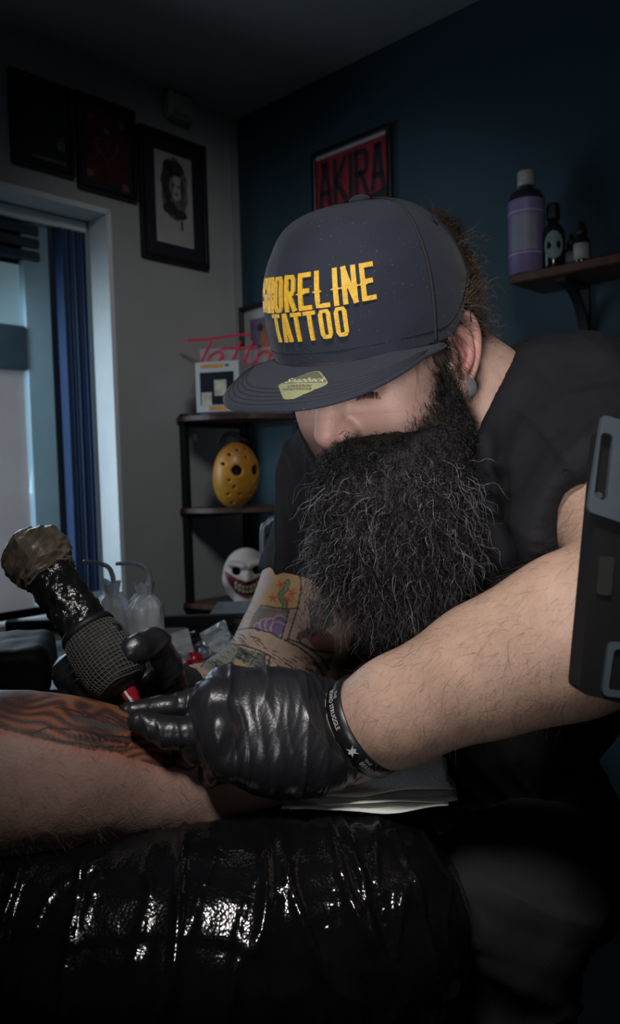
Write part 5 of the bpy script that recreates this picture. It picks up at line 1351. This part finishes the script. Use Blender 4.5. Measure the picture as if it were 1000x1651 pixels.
# ================================================================== tattoo machine
tm = thing('tattoo_machine', toW(TIP), 'wrapped tattoo machine with bandaged grip and brown bagged end held in the glove', 'tattoo machine')
def along(d): return TIP - MX * d
def mlathe(name, prof, m, n=40, disp=None, smooth=True):
    V, F = revolve(TIP, TIP - MX, prof, n, disp); o = mo(name, V, F, m, tm, q=True, smooth=smooth); return o
def fine(prof, k=6):
    out = []
    for (a, r), (b, q_) in zip(prof[:-1], prof[1:]):
        for i in range(k): t = i / k; out.append((a + (b - a) * t, r + (q_ - r) * t))
    return out + [prof[-1]]
def cr(seed, amp, sc):
    def f(s, a):
        p = np.array([[.02 * math.cos(a), .02 * math.sin(a), s]]); return float(amp * (fbm(p, sc, seed)[0] + .8 * abs(vnoise(p, sc * 1.7, seed + 3)[0])))
    return f
mlathe('cartridge', [(.0, .0022), (.004, .0045), (.012, .0068), (.020, .0075), (.024, .0075)], mat('red_clear_cartridge', (0.30, 0.012, 0.025), 0.12, coat=0.6), 24)
V, F = tube([along(.003) + unit(np.cross(MX, [0, 1, 0])) * -.0005 - np.array([0, .0062, 0]), along(.019) - np.array([0, .0078, 0])], .0012, 8); mo('cartridge_glint', V, F, mat('pale_glint', (0.6, 0.58, 0.55), 0.2), tm, q=True)  # pale tube stands in for the highlight on the red cartridge
mlathe('nose_ring', [(.018, .010), (.0185, .0115), (.026, .0150), (.027, .0150)], m_blkmet, 28)
gp = fine([(.022, .017), (.026, .0225), (.036, .0262), (.052, .0275), (.070, .0262), (.080, .0235), (.083, .0205)])
m_wrap = mat('dark_wrap', (0.020, 0.020, 0.019), 0.8, var=0.3, vscale=120, bump=0.3, bscale=500)
mlathe('grip', gp, m_wrap, 48, cr(2, .0006, 90))
# bandage weave: raised rings and lengthwise threads
uu = unit(np.cross(MX, [0.31, 0.52, 0.8])); ww = np.cross(MX, uu); m_thr = mat('grey_weave_thread', (0.085, 0.088, 0.082), 0.8, var=0.35, vscale=200)
def gr_r(s):
    xs = [p[0] for p in gp]; rs = [p[1] for p in gp]; return float(np.interp(s, xs, rs)) + .0007
mbq = MB(); rr = random.Random(2)
for i in range(17):
    s0 = .0245 + i * .0034; P = []
    for k in range(40):
        a = 2 * math.pi * k / 40; s = s0 + .0014 * math.sin(a + i * .3) + .0004 * math.sin(5 * a + i); P.append(along(s) + gr_r(s) * (math.cos(a) * uu + math.sin(a) * ww))
    mbq.tube(P, .00055, 5, closed=True)
for k in range(44):
    a0 = 2 * math.pi * k / 44; P = []
    for i in range(18):
        s = .024 + i * .0034; a = a0 + .12 * math.sin(s * 60) + .35 * (s - .024) / .06; P.append(along(s) + gr_r(s) * (math.cos(a) * uu + math.sin(a) * ww))
    mbq.tube(P, .00045, 5)
o = mo('weave', np.array(mbq.V), mbq.F, m_thr, tm, q=True); o['kind'] = 'stuff'
mlathe('bagged_barrel', fine([(.080, .0200), (.086, .0215), (.110, .0212), (.130, .0210), (.150, .0215), (.156, .0225)], 9), mat('black_film', (0.010, 0.010, 0.010), 0.22, var=0.5, vscale=70, bump=0.9, bscale=170, spec=0.6), 64, cr(4, .0018, 110))
mlathe('bag_tie', [(.079, .0215), (.0795, .0245), (.083, .0250), (.086, .0240), (.0865, .0215)], m_blkmet, 40, cr(7, .0008, 80))
m_brown = mat('brown_translucent_bag', (0.125, 0.108, 0.078), 0.28, var=0.4, vscale=60, bump=0.5, bscale=80, spec=0.7, sss=0.25)
_rb = random.Random(8); _jit = {}
def _bagd(t, a):
    k = (round(t, 4), round(a, 3))
    if k not in _jit: _jit[k] = _rb.uniform(-1, 1)
    return .0021 * _jit[k] + .0022 * math.cos(4 * a + .6) * sstep(.150, .165, t)
mlathe('bag_end', fine([(.146, .0225), (.150, .0238), (.156, .0265), (.164, .0275), (.172, .0285), (.181, .0282), (.188, .0262), (.193, .0200), (.195, .004)], 2), m_brown, 25, _bagd, False)
kn = along(.083) + np.array([.026, -.012, .004])
v = Vol(kn - .02, kn + .02, .0012); v.ell(kn, (.007, .006, .0055)); v.cone(kn, along(.083) + np.array([.012, -.012, .0]), .003, .004, .003); V, F, _ = v.mesh(); mo('clip', V, F, m_blkmet, tm, q=True)

# ================================================================== client limb
LP = [Q(-190, 1255, .60), Q(-20, 1252, .625), Q(110, 1250, .645), Q(230, 1252, .665), Q(330, 1258, .682), Q(420, 1262, .700), Q(490, 1235, .76), Q(520, 1205, .82)]
LR = [.058, .0575, .0555, .0505, .0445, .0385, .036, .034]
v = Vol(np.array([-.36, .50, -.33]), np.array([.07, .88, -.10]), 0.0016)
Lsp = spline(LP, 4); Lr = np.interp(np.linspace(0, 1, len(Lsp)), np.linspace(0, 1, len(LR)), LR)
v.chain(Lsp, Lr, .006); v.ell(Q(30, 1235, .63), (.09, .05, .055), None, .03)
V, F, N = v.mesh(); V = smooth_mesh(V, F, 1); V = V + N * (.0010 * fbm(V, 30, 4))[:, None]
c = np.array([0.36, 0.235, 0.185]) * (1 + .10 * fbm(V, 30, 2)[:, None] + .05 * vnoise(V, 260, 3)[:, None])
pp = pix(V)
up_ = N[:, 2] > -.2
edge = np.interp(pp[:, 0], [-100, 0, 60, 130, 200, 250, 285, 310], [1170, 1175, 1188, 1205, 1218, 1232, 1240, 1215]) + 5 * vnoise(V, 60, 1)
ins = up_ & (pp[:, 1] < edge) & (pp[:, 0] < 300)
halo = up_ & (pp[:, 0] < 320); hw = np.exp(-np.maximum(pp[:, 1] - edge, 0) / 12.0) * halo * .75
c = c * (1 - hw[:, None]) + np.array([0.42, 0.13, 0.085]) * hw[:, None]
w = V + .010 * np.stack([vnoise(V, 40, 1), vnoise(V, 40, 2), vnoise(V, 40, 3)], 1)
g = w[:, 2] * 900 + w[:, 0] * 260 + 3 * vnoise(V, 30, 6)
grain = ridge(g, 1.2); tone = sstep(-.4, .5, vnoise(V, 22, 8) + (pp[:, 0] - 130) / 220.0)
ink = np.array([0.025, 0.018, 0.018]) * (1 - grain[:, None]) + (np.array([0.13, 0.055, 0.045]) * (1 - tone[:, None]) + np.array([0.36, 0.13, 0.045]) * tone[:, None]) * grain[:, None]
blk = sstep(.15, .5, vnoise(V, 34, 12) + .2 - (pp[:, 0] - 40) / 260.0)[:, None]; ink = ink * (1 - .75 * blk) + np.array([0.02, 0.015, 0.016]) * .75 * blk
c[ins] = c[ins] * .12 + ink[ins] * .88
def ln2(L, w_, col=(0.015, 0.012, 0.014), a=.9):
    m = (dline(pp, L) < w_) & up_; c[m] = c[m] * (1 - a) + np.array(col) * a
def z3(*p): return [(a * .36, 840 + b * .36) for a, b in p]
ln2(z3((140, 955), (210, 925), (330, 935), (470, 960), (600, 970)), 1.6); ln2(z3((150, 965), (300, 990), (460, 1015), (560, 1010), (600, 975)), 1.6)
for k in range(5): ln2(z3((330 + 14 * k, 960 + 6 * k), (420 + 22 * k, 955 + 8 * k), (520 + 14 * k, 985 + 3 * k)), 1.0)
ln2(z3((330, 885), (420, 905), (530, 930)), 4.5, (0.07, 0.075, 0.08), .85)
m = inpoly(pp, z3((725, 1030), (760, 1050), (820, 1085), (770, 1105), (735, 1100))) & up_; c[m] = c[m] * .25 + np.array([0.02, 0.022, 0.028]) * .75
for k in range(6): ln2(z3((250 + 60 * k, 835 + 8 * k), (330 + 60 * k, 850 + 14 * k), (430 + 50 * k, 890 + 16 * k)), 1.1, (0.03, 0.02, 0.018), .8)
limb = thing('client_limb', toW(Q(150, 1345, .65)), 'bare limb of the client with a brown and black tattoo, lying on the black cushion', 'limb')
mo('skin', V, F, m_skin, limb, q=True, col=c)
p0, n0 = sample(V, F, 1500, rng, lambda cc_, n: (n[:, 1] < .4) & (n[:, 2] < .8)); D = np.array([.6, 0, -.5]) + n0 * .35 + rng.normal(size=p0.shape) * .35; D /= np.linalg.norm(D, axis=1, keepdims=True)
P, r = grow(p0 - n0 * .0004, D, .005 + .007 * rng.random(len(p0)), 5, .0010, .6, .000085, rng)
Vh_, Fh_ = strands(P, r); tag(mo('fine_hair', Vh_, Fh_, mat('fair_hair', (0.22, 0.17, 0.12), 0.4, var=0.3), limb, q=True), kind='stuff')

# ================================================================== wrapped cushion, bed, towels
bed_t = toW(np.array([-.15, .62, -.443]))[2]
bed = thing('treatment_bed', [-.25, .70, 0], 'black upholstered treatment bed under the wrapped cushion', 'bed')
v = Vol(np.array([-.95, .22, bed_t - .11]), np.array([.25, 1.0, bed_t + .02]), 0.008); v.rbox([-.42, .57, bed_t - .045], (.48, .24, .045), np.eye(3), .03); V, F, N = v.mesh()
mo('mattress', V, F, MATS['black_vinyl'], bed)
for x in (-.80, .0):
    for y in (.40, .74): MB().box([x, y, (bed_t - .085) / 2], [.02, 0, 0], [0, .02, 0], [0, 0, (bed_t - .085) / 2], .003).obj('leg', m_blkmet, bed)
v = Vol(np.array([-.50, .36, -.47]), np.array([.19, .90, -.20]), 0.0026)
ccn = np.array([-.160, .695, -.337])
v.rbox(ccn, (.285, .140, .082), np.eye(3), .080); v.ell(ccn + [.05, -.02, -.005], (.23, .15, .086), None, .03); v.chain(Lsp, Lr + .0005, .012, 's')
V, F, N = v.mesh(); V = smooth_mesh(V, F, 2)
w = V + .022 * np.stack([vnoise(V, 14, 1), vnoise(V, 14, 2), vnoise(V, 14, 3)], 1)
edge_x = sstep(-.05, .12, V[:, 0]); frontw = sstep(.74, .58, V[:, 1])
d = .0060 * creases(V, [1, .25, 0], 34, 4, 5, 12.0) * (.25 + .75 * frontw) + .0028 * creases(V, [1, -.4, .2], 60, 8, 15, 12.0) * frontw
ang = np.arctan2(w[:, 1] - .56, w[:, 0] - .05); d += .0060 * ridge(ang * 8, 6) * edge_x * sstep(.76, .62, V[:, 1])
d += .0008 * fbm(w, 50, 5) * frontw
V = smooth_mesh(V + N * d[:, None], F, 1, .5)
m_film = mat('glossy_black_film', (0.006, 0.006, 0.007), 0.13, var=0.2, vscale=60, bump=0.05, bscale=160, spec=0.5, bump2=(420, 0.16))
tag(mo('wrapped_cushion', V, F, m_film, None, q=True), 'glossy black plastic wrapped cushion under the client limb', 'cushion')
# folded paper towels
def towel(seed, quad, lift, label):
    "quad corners (near-left, near-right, far-right, far-left) in q coordinates"
    a, b, cq, dq = [np.array(p) for p in quad]; n, m = 26, 16; rnd = np.random.default_rng(seed); V = []
    ns = rnd.random(4) * 6
    for side in (0, 1):
        for i in range(n):
            for j in range(m):
                s, t = i / (n - 1), j / (m - 1); p = (a * (1 - s) + b * s) * (1 - t) + (dq * (1 - s) + cq * s) * t
                p = p + np.array([.0015 * math.sin(9 * t + ns[0]) if i in (0, n - 1) else 0, .0018 * math.sin(14 * s + ns[1]) if j == 0 else 0, lift + .0018 * math.sin(5 * s + ns[2]) * math.sin(4 * t + ns[3]) + .0045 * (1 - t) ** 6 * (0.5 + .5 * math.sin(7 * s + ns[0])) - side * .0009])
                V.append(p)
    F = []; q0 = n * m
    for i in range(n - 1):
        for j in range(m - 1): k = i * m + j; F += [(k, k + m, k + m + 1, k + 1), (q0 + k, q0 + k + 1, q0 + k + m + 1, q0 + k + m)]
    for i in range(n - 1):
        for j in (0, m - 1): k = i * m + j; F.append((k, k + m, q0 + k + m, q0 + k))
    for j in range(m - 1):
        for i in (0, n - 1): k = i * m + j; F.append((k, k + 1, q0 + k + 1, q0 + k))
    o = mo('paper_towel', np.array(V), F, mat('white_paper_towel', (0.80, 0.82, 0.77), 0.85, var=0.08, vscale=50, bump=0.6, bscale=350, bump2=(160, 0.5)), None, q=True); fix_normals(o)
    tag(o, label, 'paper towel', 'paper towels under the wrist')
ZT = -.2475
def T_(x, y): d = -ZT * FPX / (y - CY); return Q(x, y, d)
towel(3, (T_(452, 1312), T_(722, 1307), T_(712, 1222), T_(470, 1220)), .000, 'paper towel sheet at the bottom of the folded stack')
towel(5, (T_(470, 1308), T_(741, 1299), T_(716, 1224), T_(470, 1222)), .0030, 'paper towel sheet in the middle whose corner sticks out furthest')
towel(8, (T_(500, 1300), T_(732, 1288), T_(712, 1222), T_(480, 1222)), .0062, 'topmost paper towel sheet directly beneath the wrist')

# ================================================================== bracket at the right edge
bk = thing('equipment_bracket', toW(Q(1000, 1130, .445)), 'black device with a slotted grey metal end plate at the right edge', 'bracket')
DB = .445
m_plate = mat('blue_grey_metal', (0.040, 0.055, 0.066), 0.6, metal=0.1, var=0.12, vscale=60); m_dev = mat('black_plastic_shell', (0.004, 0.004, 0.0045), 0.65, var=0.1, spec=0.2)
def solid(name, outer, m, d0, d1, hole=None):
    "extruded plate with an optional slot"
    import bmesh
    O = [Q(x, y, d0) for x, y in outer]; O2 = [Q(x, y, d0) + np.array([0, d1 - d0, 0]) for x, y in outer]
    n = len(O)
    if hole is None:
        V = np.array(O + O2); F = [tuple(range(n)), tuple(range(2 * n - 1, n - 1, -1))] + [(i, (i + 1) % n, n + (i + 1) % n, n + i) for i in range(n)]
    else:
        Hh = [Q(x, y, d0) for x, y in hole]; H2 = [p + np.array([0, d1 - d0, 0]) for p in Hh]; assert len(hole) == n
        V = np.array(O + O2 + Hh + H2); F = []
        for i in range(n):
            j = (i + 1) % n; F += [(i, j, 2 * n + j, 2 * n + i), (n + i, 3 * n + i, 3 * n + j, n + j), (i, n + i, n + j, j), (2 * n + i, 2 * n + j, 3 * n + j, 3 * n + i)]
    o = mo(name, V, F, m, bk, q=True, smooth=False); fix_normals(o); return o
def rq(pts, r, n=6): return [tuple(p) for p in rpoly(pts, r, n)]
plate = rq([(972, 668), (1046, 690), (1024, 850), (948, 824)], 9, 6)
slot = rq([(970, 696), (990, 701), (979, 808), (958, 802)], 9.5, 6)
solid('end_plate', plate, m_plate, DB - .006, DB - .002, slot)
solid('shell', rq([(974, 690), (1090, 700), (1070, 1150), (934, 1118)], 14, 6), m_dev, DB, DB + .020)
solid('side_button', rq([(967, 896), (992, 898), (986, 960), (962, 958)], 5, 5), mat('dark_chrome', (0.10, 0.10, 0.095), 0.25, metal=0.8), DB - .0025, DB + .006)
solid('lens_frame', rq([(982, 1035), (1060, 1040), (1052, 1130), (971, 1122)], 12, 6), m_plate, DB - .003, DB + .004, rq([(991, 1046), (1050, 1050), (1043, 1119), (981, 1113)], 9, 6))
solid('bolt', [(966 + 6 * math.cos(a), 799 + 6 * math.sin(a)) for a in np.linspace(0, 6.28, 14, endpoint=False)], mat('bolt_steel', (0.2, 0.22, 0.24), 0.25, metal=0.8), DB - .004, DB + .001)
pc = toW(Q(1040, 1130, DB + .012))
MB().tube([pc, pc + np.array([.0, .0, -.20]), [pc[0], pc[1], .02]], .012, 12).obj('stand_pole', m_blkmet, bk, smooth=True)
MB().tube([[pc[0], pc[1], .02], [pc[0], pc[1], 0]], .12, 24).obj('stand_base', m_blkmet, bk)
